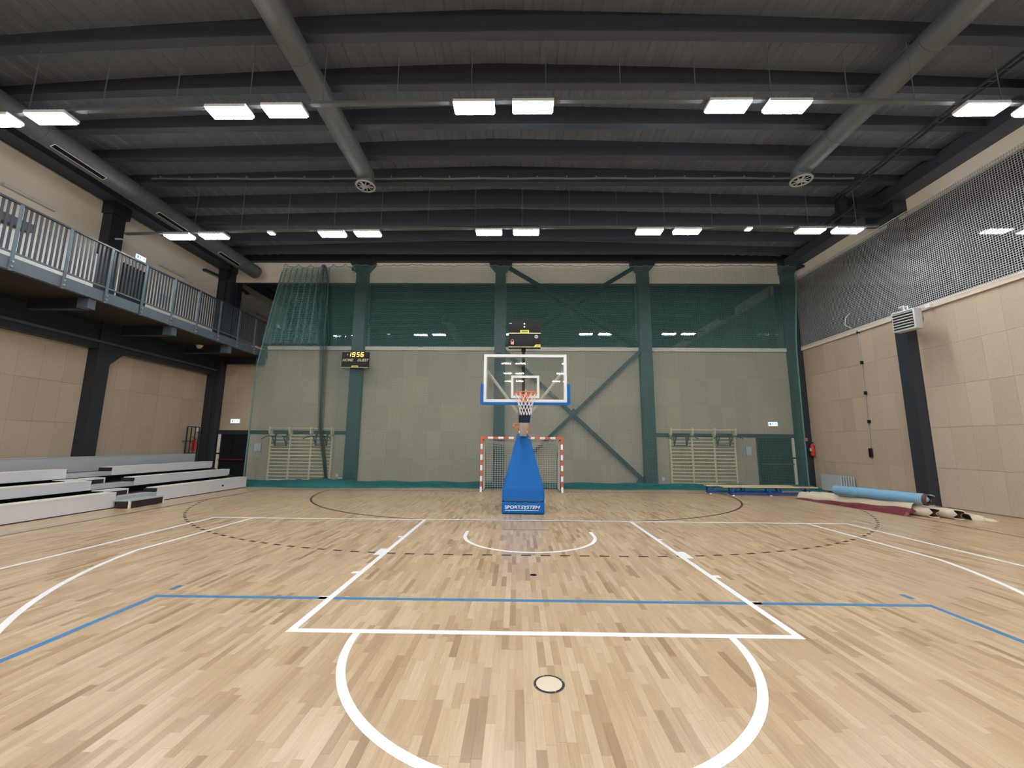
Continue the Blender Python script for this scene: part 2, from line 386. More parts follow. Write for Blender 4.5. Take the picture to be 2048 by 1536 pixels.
# floor sockets
t = thing('floor_cover', 'round pale floor socket cover with a dark ring inside the free throw circle', 'floor cover', (-.007, -6.595, 0))
part('rim', MB().tube([(-.007+.105*math.cos(i*math.pi/16), -6.595+.105*math.sin(i*math.pi/16), .001) for i in range(32)], .004, 6, closed=True), 'black', t, True, 'dark ring')
part('rim_plate', MB().lathe((-.007, -6.595, 0), [(.118, .0003), (.118, .0018), (.1, .002)], 32), 'steel', t)
part('lid', MB().lathe((-.007, -6.595, 0), [(.098, .0004), (.098, .003), (.09, .0034)], 32), mat('lid_maple', lin(.62, .51, .38), .4, noise=.05), t, label='pale round wooden lid')
for k in range(4):
    aa = k*math.pi/2+.35; part('screw', MB().lathe((-.007+.108*math.cos(aa), -6.595+.108*math.sin(aa), 0), [(.006, .002), (.006, .0042)], 8), 'galv', t)
single('floor_hole', MB().lathe((-.022, -4.022, 0), [(.048, .0003), (.048, .0016), (.04, .0018)], 24), 'black', (-.022, -4.022, 0), 'small dark round floor hole in the key below the hoop', 'floor socket')

# ================================================================== WALLS
def tile_panels(parent, me_cache, plane, pos, u0, u1, zs, pitch=.6, t=.022, gap=.006):
    # plane 'y' : boards on a wall facing -Y; 'xr' facing -X; 'xl' facing +X
    for z0, z1 in zip(zs[:-1], zs[1:]):
        k = max(1, round((u1-u0)/pitch)); w = (u1-u0)/k
        for i in range(k):
            a = u0+i*w
            if plane == 'y': child('panel', me_cache, parent, (a+w/2, pos-t/2, (z0+z1)/2), (w-.003, t, z1-z0-gap))
            elif plane == 'xr': child('panel', me_cache, parent, (pos-t/2, a+w/2, (z0+z1)/2), (t, w-.003, z1-z0-gap))
            else: child('panel', me_cache, parent, (pos+t/2, a+w/2, (z0+z1)/2), (t, w-.003, z1-z0-gap))
unit = MB().box(-.5, .5, -.5, .5, -.5, .5).mesh('panel', 'board')
ZS = [0.02, 1.13, 2.36, 3.61, 4.86, 6.10]
# --- back wall
colx = [(-14.4, -13.92), (-7.95, -7.42), (-1.32, -.84), (5.38, 5.92), (12.2, 12.75)]
wb = MB()
wb.box(XL, XR, YB, YB+.25, 0, 6.1)
wb.box(XL-.3, XR+.3, YB, YB+.25, 9.45, 11.4)
wall_back = struct('wall_back', wb, 'wallbase')
part('edge_beam', MB().box(XL, XR, YB-.24, YB-.001, 10.465, 11.15), 'steel', wall_back, label='dark steel beam at the top of the wall')
for (a0, a1), (b0, b1) in zip(colx[:-1], colx[1:]):
    part('upper_panel', MB().box(a1, b0, YB-.03, YB+.01, 9.45, 10.46), 'render', wall_back, label='pale beige upper wall strip')
    left = a0 < -14; right = b1 > 12.7
    if left or right:
        tile_panels(wall_back, unit, 'y', YB, a1+.01, b0-.01, [2.34, 3.61, 4.86, 6.10])
        u0, u1 = (-12.48, b0-.01) if left else (a1+.01, 10.46)
        tile_panels(wall_back, unit, 'y', YB, u0, u1, [.02, 1.13, 2.17])
        part('lintel', MB().box(a1, b0, YB-.05, YB, 2.18, 2.335), 'steel', wall_back, label='dark steel band above the door')
    else:
        tile_panels(wall_back, unit, 'y', YB, a1+.01, b0-.01, ZS)
for i, (a0, a1) in enumerate(colx):
    mb = MB(); z1 = 11.0
    mb.box(a0, a1, YB-.02, YB-.34, 0, z1)
    if 0 < i < 4:
        c = (a0+a1)/2; h = (a1-a0)/2
        mb.prism([(c-h-.02, 9.95), (c+h+.02, 9.95), (c+h+.3, 10.28), (c+h+.3, 10.5), (c-h-.3, 10.5), (c-h-.3, 10.28)], YB-.36, YB-.02)
        mb.box(a0-.03, a1+.03, YB-.36, YB-.02, 6.0, 6.06)
    else:
        mb.box(a0-.05, a1+.05, YB-.4, YB-.01, 9.85, 10.5)
    part('column', mb, 'steel', wall_back)
def xbar(a, b, m='steel'): part('brace', MB().bar(a, b, .16, .16, up=(0, 1, 0)), m, wall_back)
cxm, czm = 2.28, 3.22
xbar((-.85, YB-.16, 6.08), (5.42, YB-.16, .18)); xbar((5.42, YB-.19, 6.12), (-.85, YB-.19, .2))
part('gusset', MB().prism([(cxm-.2, czm), (cxm, czm-.2), (cxm+.2, czm), (cxm, czm+.2)], YB-.29, YB-.06), 'steel', wall_back)
part('gusset', MB().prism([(5.4, .02), (5.4, .42), (5.18, .42), (4.95, .02)], YB-.24, YB-.1), 'steel', wall_back)
xbar((-.83, YB-.16, 10.25), (5.4, YB-.16, 6.4), 'braceunlit'); xbar((5.4, YB-.19, 10.25), (-.83, YB-.19, 6.4), 'braceunlit')
# windows: dark night behind, one large pane in each bay
def window(name, plane, pos, u0, u1, z0=6.29, z1=9.45, d=.25):
    w = bpy.data.objects.new(name, None); COL.objects.link(w); w['kind'] = 'structure'
    if plane == 'y':
        w.location = ((u0+u1)/2, pos, z0)
        B = lambda a0, a1, b0, b1, c0, c1: MB().box(a0, a1, pos+b0, pos+b1, c0, c1)
    else:
        w.location = (pos, (u0+u1)/2, z0)
        B = lambda a0, a1, b0, b1, c0, c1: MB().box(pos+b0, pos+b1, a0, a1, c0, c1)
    fr = MB(); f = .05
    for q in ((u0, u1, 0.02, .1, z0, z0+f), (u0, u1, .02, .1, z1-f, z1), (u0, u0+f, .02, .1, z0+f, z1-f), (u1-f, u1, .02, .1, z0+f, z1-f)):
        b = B(*q); fr.add(b.v, b.f)
    part('window_frame', fr, 'steel', w)
    part('pane', B(u0+f, u1-f, .055, .065, z0+f, z1-f), 'glass', w)
    part('outside', B(u0, u1, .6, .62, z0, z1), 'night', w)
    return w
wi = 1
for (a0, a1), (b0, b1) in zip(colx[:-1], colx[1:]):
    window('window_%d' % wi, 'y', YB, a1, b0); wi += 1
    struct('trim_%d' % (wi-1), MB().bbox(a1+.02, b0-.02, YB-.1, YB+.2, 6.11, 6.285, .01), 'render')
# --- right wall
wr = MB().box(XR, XR+.25, YF, YB+.25, 0, 6.1).box(XR, XR+.25, YF, YB+.25, 9.45, 11.4)
wall_right = struct('wall_right', wr, 'wallbase')
rc = [(-7.65, -7.2), (-2.2, -1.75), (2.95, 3.36), (8.16, 8.5)]
for (a0, a1), (b0, b1) in zip(rc[:-1], rc[1:]):
    if b1 > -3:
        tile_panels(wall_right, unit, 'xr', XR, a1+.01, b0-.01, [.02, 1.17, 2.40, 3.66, 4.89, 6.10])
    part('upper_panel', MB().box(XR-.04, XR+.01, a1, b0, 9.45, 10.02), 'render', wall_right, label='pale beige upper wall strip')
for a0, a1 in rc[:-1]:
    mb = MB().box(XR-.34, XR+.05, a0, a1, 0, 6.12).box(XR-.1, XR+.05, a0, a1, 6.1, 9.5).box(XR-.36, XR+.05, a0-.03, a1+.03, 6.0, 6.06)
    part('column', mb, 'steel', wall_right)
    part('capital', MB().box(XR-.5, XR+.02, a0-.3, a1+.35, 9.55, 10.1).box(XR-1.4, XR-.4, a0+.02, a1-.02, 9.9, 10.3), 'steel', wall_right)
part('edge_beam', MB().box(XR-.5, XR, YF, YB, 10.02, 10.5).box(XR-.62, XR, YF, YB, 10.0, 10.03), 'roofsteel', wall_right)
for (a0, a1), (b0, b1) in zip(rc[:-1], rc[1:]):
    window('window_%d' % wi, 'x', XR, a1, b0); wi += 1
    struct('trim_%d' % (wi-1), MB().bbox(XR-.1, XR+.2, a1+.02, b0-.02, 6.11, 6.29, .01), 'render')
# --- left wall
wl = MB().box(XL-.25, XL, YF, YB+.25, 0, 11.4)
wall_left = struct('wall_left', wl, 'wallbase')
lc = [(-2.3, -1.9), (2.93, 3.36), (8.1, 8.5)]
tile_panels(wall_left, unit, 'xl', XL, -1.9, 2.92, [.02, 1.13, 2.36, 3.61, 4.85])
tile_panels(wall_left, unit, 'xl', XL, 3.37, 8.09, [.02, 1.13, 2.36, 3.61, 4.85])
for a0, a1 in lc:
    ua, ub = (a0-.27, a1-.22) if a0 > 0 and a0 < 5 else (a0, a1)
    mb = MB().box(XL-.02, XL+.36, a0, a1, 0, 5.72).box(XL-.02, XL+.36, ua, ub, 5.98, 10.4)
    mb.prism([(a1, 4.35), (a1, 5.0), (a1+.5, 5.0), (a1+.5, 4.85)], XL, XL+.34, 'x')
    mb.box(XL, XL+.45, ua-.06, ub+.06, 9.5, 10.3)
    part('column', mb, 'steel', wall_left)
part('wall_beam', MB().box(XL, XL+.3, YF, YB, 4.84, 5.7), 'steel', wall_left)
part('wall_beam_flange', MB().box(XL+.0, XL+.42, YF, YB, 5.03, 5.1), 'roofsteel', wall_left)
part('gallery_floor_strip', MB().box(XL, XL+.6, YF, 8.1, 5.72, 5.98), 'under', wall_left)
part('edge_beam', MB().box(XL, XL+.5, YF, YB, 9.98, 10.5).box(XL, XL+.62, YF, YB, 9.95, 9.985), 'roofsteel', wall_left)
for a, b in ((-1.85, 2.88), (3.4, 8.06)):
    part('upper_panel', MB().box(XL-.01, XL+.03, a, b, 6.0, 9.9), 'render', wall_left, label='pale beige gallery wall')
part('white_panel', MB().box(XL+.03, XL+.09, -1.85, 1.05, 6.0, 7.55).box(XL+.03, XL+.1, 1.05, 2.9, 6.0, 8.02), 'wainscot', wall_left, label='white lower gallery wall panel')
part('ledge', MB().box(XL+.03, XL+.25, -1.85, .75, 7.72, 7.95), 'steel', wall_left, label='dark ledge on the gallery wall')
part('pipe', MB().tube([(XL+.5, 2.75, 8.62), (XL+.5, 2.95, 8.72), (XL+.52, 3.3, 8.72), (XL+.5, 3.6, 8.55)], .025, 8), 'white', wall_left, True)
wall_front = struct('wall_front', MB().box(XL, XR, YF-.25, YF, 0, 11.4), 'wallbase')
# --- doors in the back wall
def door(name, x0, x1, jamb_x):
    d = bpy.data.objects.new(name, None); COL.objects.link(d); d['kind'] = 'structure'; d.location = ((x0+x1)/2, YB-.03, 0)
    part('door_leaf', MB().box(x0+.05, (x0+x1)/2-.004, YB-.04, YB, .01, 2.16).box((x0+x1)/2+.004, x1-.05, YB-.04, YB, .01, 2.16), 'black', d)
    part('door_frame', MB().box(x0, x0+.05, YB-.06, YB, 0, 2.16).box(x1-.05, x1, YB-.06, YB, 0, 2.16).box(x0, x1, YB-.06, YB, 2.16, 2.178), 'steel', d)
    part('panic_bar', MB().bar((x0+.15, YB-.1, 1.02), (x1-.12, YB-.1, 1.02), .035, .05).bar((x0+.2, YB-.1, 1.02), (x0+.2, YB, 1.02), .05).bar((x1-.2, YB-.1, 1.02), (x1-.2, YB, 1.02), .05), mat('dark_red_bar', lin(.12, .01, .012), .4, noise=.05), d, label='dark red push bar')
    j = MB().box(jamb_x, jamb_x+.09, YB-.12, YB-.05, .05, 1.25).box(jamb_x, jamb_x+.09, YB-.12, YB-.05, 1.32, 2.16)
    part('lit_jamb_edge', j, 'cream', d, label='door jamb edge coloured pale as if lit')  # light on the jamb edge is put into its cream colour
door('door_1', -13.9, -12.5, -13.86)
door('door_2', 10.48, 12.18, 12.03)

# ================================================================== ROOF
RX = -.9
def top(x): return 11.06-.026*abs(x-RX)
def cam_w(y): return min(1, max(0, (1.6-y)/4.2))
def dz(x, y): return -cam_w(y)*((.0027 if x < RX else .0017)*(x-RX)**2)
ceiling = bpy.data.objects.new('ceiling', None); COL.objects.link(ceiling); ceiling['kind'] = 'structure'; ceiling.location = (RX, -5, 11)
xs = []
x = XL-.2
while x < XR+.2: xs += [(x, 0), (x+.05, .03), (x+.21, .03), (x+.26, 0)]; x += .42
ys = [YF-.2, -6]+[-2.64+1.236*k for k in range(-2, 10)]
ys = sorted(set([round(y, 3) for y in ys if y < YB+.3]+[YB+.3]))
part('roof_deck', MB().grid([[(x, y, top(x)+dz(x, y)+h) for x, h in xs] for y in ys]), 'deck', ceiling, label='grey corrugated roof deck')
gx = [XL+.05, -12, -9.5, -7, -4.7, -2.8, RX, 1, 3, 5, 7, 9, 11, XR-.05]
GY = [-2.64+1.236*k for k in range(-29, 9)]
for gy in GY:
    y = gy+.1
    mb = MB(); wv = .012; fw = .1
    B = [10.4+dz(x, y) for x in gx]; T = [top(x)+dz(x, y)+.005 for x in gx]
    if gy > -9:
        mb.grid([[(x, y-wv, b+.02), (x, y+wv, b+.02), (x, y+wv, t_), (x, y-wv, t_)] for x, b, t_ in zip(gx, B, T)], closed_v=True)
        mb.grid([[(x, y-fw, b), (x, y+fw, b), (x, y+fw, b+.025), (x, y-fw, b+.025)] for x, b in zip(gx, B)], closed_v=True)
    else:
        mb.box(XL, XR, y-.05, y+.05, 10.2, 10.75)
    part('roof_beam', mb, 'roofsteel', ceiling)
part('sprinkler_pipe', MB().tube([(-12.3, 2.0, 10.33)]+[(x, 2.0, 10.33+.012*math.sin(x*3)) for x in np.arange(-12, 11, .5)], .035, 6), 'duct', ceiling, True, 'grey pipe across the roof')
clampm = MB().box(-.015, .015, -.04, .04, -.025, .025).mesh('pipe_clamp', 'galv')
for x in np.arange(-12, 11, .95): child('pipe_clamp', clampm, ceiling, Vector((x, 2.0, 10.375))-ceiling.location)

# ventilation ducts
def duct(name, label, x, z, y0, y1, r, diffuser):
    t = thing(name, label, 'duct', (x, y1, z), 'round ventilation ducts under the roof')
    part('duct_tube', MB().tube([(x, y0, z), (x, y1, z)], r, 28), 'duct', t, True)
    yy = y1-1.2; k = 0
    while yy > -9:
        part('duct_joint', MB().tube([(x, yy-.02, z), (x, yy+.02, z)], r+.012, 28), 'duct', t, True); yy -= 2.5
    if diffuser:
        part('duct_elbow', MB().tube([(x, y1-.02, z), (x, y1+.1, z-.02), (x, y1+.17, z-.1), (x, y1+.19, z-.2), (x, y1+.19, z-.36)], [r, r*.99, r*.97, r*.93, r*.9], 28), 'duct', t, True)
        c = (x, y1+.19, z-.36)
        d = part('diffuser', MB().tube([(c[0]+.275*math.cos(i*math.pi/20), c[1]+.275*math.sin(i*math.pi/20), c[2]) for i in range(40)], .032, 8, closed=True), 'ductend', t, True, 'pale swirl outlet ring')
        part('diffuser_plate', MB().lathe(c, [(.265, .0), (.265, .02)], 32), 'black', d)
        bl = MB()
        for i in range(9):
            a = i*2*math.pi/9
            p = Vector((c[0]+.05*math.cos(a), c[1]+.05*math.sin(a), c[2]-.012)); q = Vector((c[0]+.23*math.cos(a+.25), c[1]+.23*math.sin(a+.25), c[2]-.012))
            bl.bar(p, q, .035 if i % 3 else .07, .015)
        part('diffuser_blade', bl, 'ductend', d)
        part('diffuser_hub', MB().lathe((c[0]-.05, c[1], c[2]), [(.1, -.02), (.1, .0)], 20), 'ductend', d)
    return t
duct('ventilation_duct', 'round grey duct left of the centre ending in a swirl outlet', -5.0, 10.03, -13, 1.25, .27, True)
duct('ventilation_duct', 'round grey duct on the right ending in a swirl outlet', 8.2, 10.03, -13, 1.0, .27, True)
dw = duct('ventilation_duct', 'long grey duct along the left wall above the gallery', -12.62, 9.72, -13, 7.9, .3, False)
for a, b in ((-.57, .78), (2.55, 3.85), (5.4, 6.6)):
    ang = math.radians(-62); cxx = -12.62-.3*math.cos(ang)*-1; zz = 9.72+.3*math.sin(ang)
    f = MB()
    for s in (-.06, .06): f.bar((-12.62+.3*math.cos(ang)+s*.88, a, zz+s*.47), (-12.62+.3*math.cos(ang)+s*.88, b, zz+s*.47), .016, .016)
    for e in (a, b): f.bar((-12.62+.3*math.cos(ang)-.055, e, zz-.03), (-12.62+.3*math.cos(ang)+.055, e, zz+.03), .016, .016)
    s_o = part('outlet_slot', MB().bar((-12.62+.3*math.cos(ang), a, zz), (-12.62+.3*math.cos(ang), b, zz), .11, .012, up=(math.cos(ang), 0, math.sin(ang))), 'black', dw)
    part('outlet_frame', f, 'white', s_o, label='pale outlet frame')
# cable tray along the right side
t = thing('cable_tray', 'thin grey cable tray running along the roof on the right', 'cable tray', (10.7, 0, 10.2))
part('side_rail', MB().bar((10.63, -9, 10.25), (10.63, 3.0, 10.25), .02, .07), 'roofsteel', t); part('side_rail', MB().bar((10.79, -9, 10.25), (10.79, 3.0, 10.25), .02, .07), 'roofsteel', t)
mb = MB()
for y in np.arange(-8.8, 3, .3): mb.box(10.63, 10.79, y, y+.025, 10.22, 10.235)
part('rung_set', mb, 'roofsteel', t)['kind'] = 'stuff'
t = thing('roof_bracket', 'dark steel frame hanging under the roof in the right far corner', 'bracket', (10.9, 3.1, 10.3))
part('upright', MB().box(10.7, 10.95, 2.9, 3.1, 9.7, 10.4), 'steel', t); part('arm', MB().box(10.6, 12.4, 2.95, 3.1, 9.62, 9.72), 'steel', t)
part('strut', MB().bar((10.75, 3.0, 9.75), (9.9, 3.0, 9.25), .08), 'steel', t); part('cross_bar', MB().box(10.6, 10.7, 2.3, 3.9, 9.5, 9.6), 'steel', t)

# ================================================================== LAMPS
lamp_src = None
def make_lamp():
    t = thing('led_lamp', 'lamp', 'lamp', (0, 0, 0))
    part('housing', MB().bbox(-.43, .43, -.16, .16, .0, .07, .012).box(-.3, .3, -.06, .06, .07, .1), 'white', t)
    hs = MB()
    for k in range(9): hs.box(-.40+k*.1-.01, -.40+k*.1+.01, -.14, .14, .07, .1)
    part('cooling_fin', hs, 'galv', t)
    lens = MB().bbox(-.095, .095, -.14, .14, -.036, -.001, .008).mesh('lens', 'led')
    for k in range(4):
        o = child('lens', lens, t, (-.3075+.205*k, 0, 0))
    return t
def track(y, z, xs_rod, zs, label, grp, slope=(0, 0)):
    t = thing('light_track', label, 'light track', (0, y, z), grp)
    xx = [XL+1.2, -9, -5, 0, 5, 9, XR-1.3]
    part('rail', MB().grid([[(x, y-.045, zs(x)), (x, y+.045, zs(x)), (x, y+.045, zs(x)+.06), (x, y-.045, zs(x)+.06)] for x in xx], closed_v=True), 'duct', t)
    for x in xs_rod: part('suspension_rod', MB().tube([(x, y, zs(x)+.05), (x, y, 10.42+dz(x, y))], .009, 6), 'duct', t)
    return t
zn = lambda x: 8.86-(.0016*(x-2)**2 if x < 2 else .0017*(x-2)**2)
zf = lambda x: 8.80+.006*x-(.0008*x*x if x < 0 else 0)
near_x = [-11.3, -10.1, -6.33, -5.16, -1.19, .03, 4.06, 5.27, 9.21, 10.42]
far_x = [-11.48, -10.32, -6.385, -5.215, -1.22, .0, 4.02, 5.25, 9.235, 10.43]
track(-2.5, 8.86, [-1.26+1.56*k-(.2 if k == 6 else 0) for k in range(-6, 8)], zn, 'long grey light track hung on thin rods, nearer of the two', 'light tracks under the roof')
track(2.4, 8.8, [-.13+1.555*k for k in range(-7, 8)], zf, 'long grey light track hung on thin rods, farther of the two', 'light tracks under the roof')
lamp_src = make_lamp()
first = True
for row, (xl, zf_, y, nm) in enumerate(((near_x, zn, -2.5, 'nearer'), (far_x, zf, 2.4, 'farther'))):
    for i, x in enumerate(xl):
        lab = ('bright white LED lamp, %s of the ten on the %s light track' % (ORD[i] if i in (0, 9) else ORD[i]+' from the left', nm))
        loc = (x, y, zf_(x)-.125)
        if first: lamp_src.location = loc; lamp_src['label'] = lab; lamp_src['group'] = 'LED lamps on the light tracks'; first = False
        else: dup(lamp_src, loc, lab, 'LED lamps on the light tracks')
for y, rn in ((-7.4, 'first'), (-12.3, 'second'), (-17.2, 'third'), (-22.1, 'fourth'), (-27.0, 'fifth'), (-31.9, 'sixth'), (-36.8, 'seventh')):
    for i, x in enumerate(far_x): dup(lamp_src, (x, y, 8.75), 'bright white LED lamp, %s in the %s row behind the camera' % (ORD[i] if i in (0, 9) else ORD[i]+' from the left', rn), 'LED lamps behind the camera')
for x, lab in ((-8.42, 'small square emergency light on the farther light track, left of the hoop'), (7.25, 'small square emergency light on the farther light track, right of the hoop')):
    t = thing('emergency_light', lab, 'lamp', (x, 2.4, zf(x)-.09), 'emergency lights')
    part('housing', MB().bbox(x-.1, x+.1, 2.3, 2.5, zf(x)-.06, zf(x)-.002, .01), 'white', t); part('lens', MB().box(x-.085, x+.085, 2.315, 2.485, zf(x)-.075, zf(x)-.06), 'ledspot', t)

# ================================================================== RIGHT WALL BALL NET
def flat_net(u0, u1, v0, v1, pitch, w, fn, nu=1, nv=1):
    mb = MB()
    k = int(round((u1-u0)/pitch))
    for i in range(k+1):
        u = u0+(u1-u0)*i/k; P = [[fn(u-w/2, v0+(v1-v0)*j/nv), fn(u+w/2, v0+(v1-v0)*j/nv)] for j in range(nv+1)]; mb.grid(P)
    k = int(round((v1-v0)/pitch))
    for i in range(k+1):
        v = v0+(v1-v0)*i/k; P = [[fn(u0+(u1-u0)*j/nu, v-w/2), fn(u0+(u1-u0)*j/nu, v+w/2)] for j in range(nu+1)]; mb.grid(P)
    return mb
t = thing('ball_net', 'pale square mesh ball net stretched over the right wall windows', 'net', (XR-.2, 0, 6.3))
o = part('netting', flat_net(-8, 8.0, 6.22, 9.52, .062, .0165, lambda u, v: (XR-.16+.02*math.sin(u*1.7)*math.sin(v*2), u, v), 60, 14), 'netwall', t); o['kind'] = 'stuff'
part('edge_cord', MB().tube([(XR-.17, -8, 6.22), (XR-.17, 8.0, 6.22)], .012, 6).tube([(XR-.17, -8, 9.52), (XR-.17, 8.0, 9.52)], .012, 6), 'netwhite', t)
part('loose_cord', MB().tube([(XR-.2, 5.2, 6.9), (XR-.22, 5.4, 6.75), (XR-.22, 5.45, 6.5), (XR-.2, 5.2, 6.3)], .012, 6), 'netwhite', t, True)

# ================================================================== GREEN BACKSTOP NET
t = thing('backstop_net', 'tall green protective net hanging in front of the back wall', 'net', (0, 7.9, 0))
def leftx(z):
    return float(np.interp(z, [0, .4, 5.2, 7.5, 9.7], [-11.95, -11.97, -11.93, -11.55, -11.1]))
def rightx(z): return float(np.interp(z, [0, 6.3, 9.8], [12.05, 12.12, 12.4]))
def net_y(x, z): return 7.62+.05*math.sin(x*2.1+.3*z)+.025*math.sin(x*5.3)
def zt_(x):
    if x < -7.9: p = .82; return 9.99-.16*abs(math.sin(x*math.pi/.55))**.6
    p = .43; return 9.98-.05*abs(math.sin(x*math.pi/p))**.8
mb = MB(); w = .0085
def net_at(uu, z):
    x = leftx(z)+(rightx(z)-leftx(z))*uu; return x
K = 480
zl = [.02, .8, 1.6, 2.4, 3.2, 4, 4.8, 5.6, 6.2, 6.8, 7.6, 8.4, 9.2, 9.6]
for i in range(K+1):
    uu = i/K; xt = net_at(uu, 9.7); zz = zl+[zt_(xt)]
    mb.grid([[(net_at(uu, z)-w/2, net_y(net_at(uu, z), z), z), (net_at(uu, z)+w/2, net_y(net_at(uu, z), z), z)] for z in zz])
z = .1
while z < 9.86:
    rows = []
    for j in range(121):
        x = leftx(z)+(rightx(z)-leftx(z))*j/120; sag = .03*math.sin(x*.9+z)
        rows.append([(x, net_y(x, z)+.003, z-w/2+sag), (x, net_y(x, z)+.003, z+w/2+sag)])
    mb.grid(rows); z += .05
o = part('netting', mb, 'netgreen', t); o['kind'] = 'stuff'
xs_ = np.arange(leftx(9.7), 12.4, .05)
part('top_cord', MB().tube([(x, net_y(x, 9.9), zt_(x)) for x in xs_], .014, 5), 'netgreen', t)
part('side_cord', MB().tube([(rightx(z), net_y(rightx(z), z)-.02, z) for z in np.arange(0, 9.8, .5)], .03, 6), 'netgreen', t)
part('side_cord', MB().tube([(leftx(z), net_y(leftx(z), z)-.02, z) for z in np.arange(0, 9.8, .3)], .03, 6), 'netgreen', t)
# folded-over second layer on the left, above the sill
mb = MB()
for i in range(62):
    mb.grid([[(leftx(z)+.05+i*(-8.9-leftx(z))/62-w*.8, 7.52+.06*math.sin(i*.9), z), (leftx(z)+.05+i*(-8.9-leftx(z))/62+w*.8, 7.52+.06*math.sin(i*.9), z)] for z in (6.2, 7, 7.6, 8.4, 9.2, 9.75)])
for z in np.arange(6.2, 9.75, .08):
    mb.grid([[(leftx(z)+(-8.9-leftx(z))*j/20, 7.52+.06*math.sin(j*2.8), z-w*.8), (leftx(z)+(-8.9-leftx(z))*j/20, 7.52+.06*math.sin(j*2.8), z+w*.8)] for j in range(21)])
o = part('overlap_layer', mb, 'netgreen', t, label='second layer of netting at the left end'); o['kind'] = 'stuff'
# gathered vertical bundle
mb = MB()
for i in range(46):
    u = (i/45-.5); a = random.uniform(-.02, .02)
    def bx(z): return float(np.interp(z, [0.2, 2.5, 6.2, 8, 9.9], [-8.35, -8.78, -8.93, -9.12, -9.2]))+u*float(np.interp(z, [.2, 2.5, 6.1, 6.3, 9.2, 9.9], [.1, .2, .34, .62, .58, .12]))
    mb.grid([[(bx(z)+a-.008, 7.50+.05*math.sin(i*1.3), z), (bx(z)+a+.008, 7.48+.05*math.sin(i*1.3), z)] for z in (.15, 1, 2.5, 4, 6.1, 6.3, 8, 9.2, 9.9)])
o = part('gathered_bundle', mb, 'netgreen', t, label='gathered dark green vertical bundle'); o['kind'] = 'stuff'
# fabric hem lying on the floor along the wall
rows = []
for i, x in enumerate(np.arange(-12.2, 12.21, .1)):
    lump = math.exp(-((x+8.4)/1.5)**2)
    yf = 7.05-.6*lump+.12*math.sin(x*1.3)+.05*math.sin(x*4.1); h = .10+.17*lump+.025*math.sin(x*5.7)+.02*math.sin(x*11)
    rows.append([(x, yf-.06, .004), (x, yf, h*.55), (x, yf+.12, h*.9), (x, yf+.3, h), (x, 7.55, h*.95+.04), (x, 7.7, .2+.02*math.sin(x*3)), (x, 7.85, .004)])
part('hem', MB().grid(rows), 'hem', t, True, 'solid green fabric hem heaped on the floor')

# ================================================================== BASKETBALL UNIT
HX = -.09
t = thing('basketball_hoop', 'portable basketball hoop with blue padded base and glass backboard', 'basketball hoop', (HX, .86, 0))
bp_ = part('base_pad', MB().bbox(HX-.555, HX+.555, .86, 1.0, .015, .305, .025), 'blue', t, True, 'low blue front pad with white lettering')
part('base_frame', MB().box(HX-.5, HX+.5, 1.0, 2.5, .06, .3).box(HX-.48, HX+.48, .98, 1.1, .3, .36), 'galv', t)
part('side_pad', MB().bbox(HX-.555, HX-.5, 1.0, 2.5, .03, .34, .015), 'blue', t); part('side_pad', MB().bbox(HX+.5, HX+.555, 1.0, 2.5, .03, .34, .015), 'blue', t)
for sx in (-.45, .45):
    for yy in (1.15, 2.4): part('wheel', MB().tube([(HX+sx-.03, yy, .05), (HX+sx+.03, yy, .05)], .05, 12), 'black', t)
# tapered column pad: lower straight part then tapering, leaning back
lev = [(.345, .553, .86, .14), (.60, .553, .905, .14), (.66, .535, .92, .14), (2.02, .185, 1.43, .12), (2.10, .165, 1.47, .1)]
P = []
for z, hw, yf, th in lev:
    r = .03; P.append([(HX-hw, yf+r, z), (HX-hw+r, yf, z), (HX+hw-r, yf, z), (HX+hw, yf+r, z), (HX+hw, yf+th, z), (HX-hw, yf+th, z)])
mb = MB().grid(P, closed_v=True); mb.f.append((0, 1, 2, 3, 4, 5)); mb.mi.append(0); k = (len(lev)-1)*6; mb.f.append(tuple(range(k, k+6))); mb.mi.append(0)
part('mast_pad', mb, 'blue', t, False, 'tall tapering blue mast pad')
part('mast', MB().bar((HX, 2.1, .3), (HX, 1.62, 2.15), .2, .16), 'cream', t); part('mast', MB().bar((HX-.2, 2.3, .3), (HX, 1.75, 2.1), .08), 'galv', t)
# parallel arms to the board
arm = part('arm', MB().bar((HX, 1.72, 2.02), (HX, -.55, 2.52), .19, .14).bar((HX, 1.95, 2.32), (HX, -.7, 3.0), .1, .1), 'cream', t, False, 'pale steel boom')
part('arm_sleeve', MB().bar((HX, -.2, 2.40), (HX, -.75, 2.53), .27, .2).box(HX-.14, HX+.14, -1.2, -.75, 2.44, 2.72), 'navy', arm, False, 'dark blue boom sleeve')
part('arm_pivot', MB().tube([(HX-.15, 1.66, 2.13), (HX+.15, 1.66, 2.13)], .035, 10), 'white', arm)
for s, pts in ((-1, [(-.14, 1.0, 2.33), (-.24, .95, 2.34), (-.28, .9, 2.28), (-.22, .9, 2.22), (-.13, .95, 2.24), (-.14, 1.0, 2.1)]), (1, [(.1, 1.0, 2.38), (.15, .95, 2.2), (.11, .95, 2.08), (.17, .92, 2.02), (.2, .92, 1.97), (.14, .95, 1.95)])):
    part('strap', MB().tube([(HX+a, b, c) for a, b, c in pts], .018, 6), 'orange', t, True, 'orange tie strap')
BY = -1.32; bz = 2.686
fr = MB()
for q in ((-.9, .9, bz, bz+.06), (-.9, .9, bz+.99, bz+1.05), (-.9, -.84, bz+.06, bz+.99), (.84, .9, bz+.06, bz+.99)): fr.box(HX+q[0], HX+q[1], BY, BY+.02, q[2], q[3])
brd = part('backboard_glass', MB().box(HX-.895, HX+.895, BY+.006, BY+.018, bz+.005, bz+1.045), 'clear', t, label='clear glass backboard')
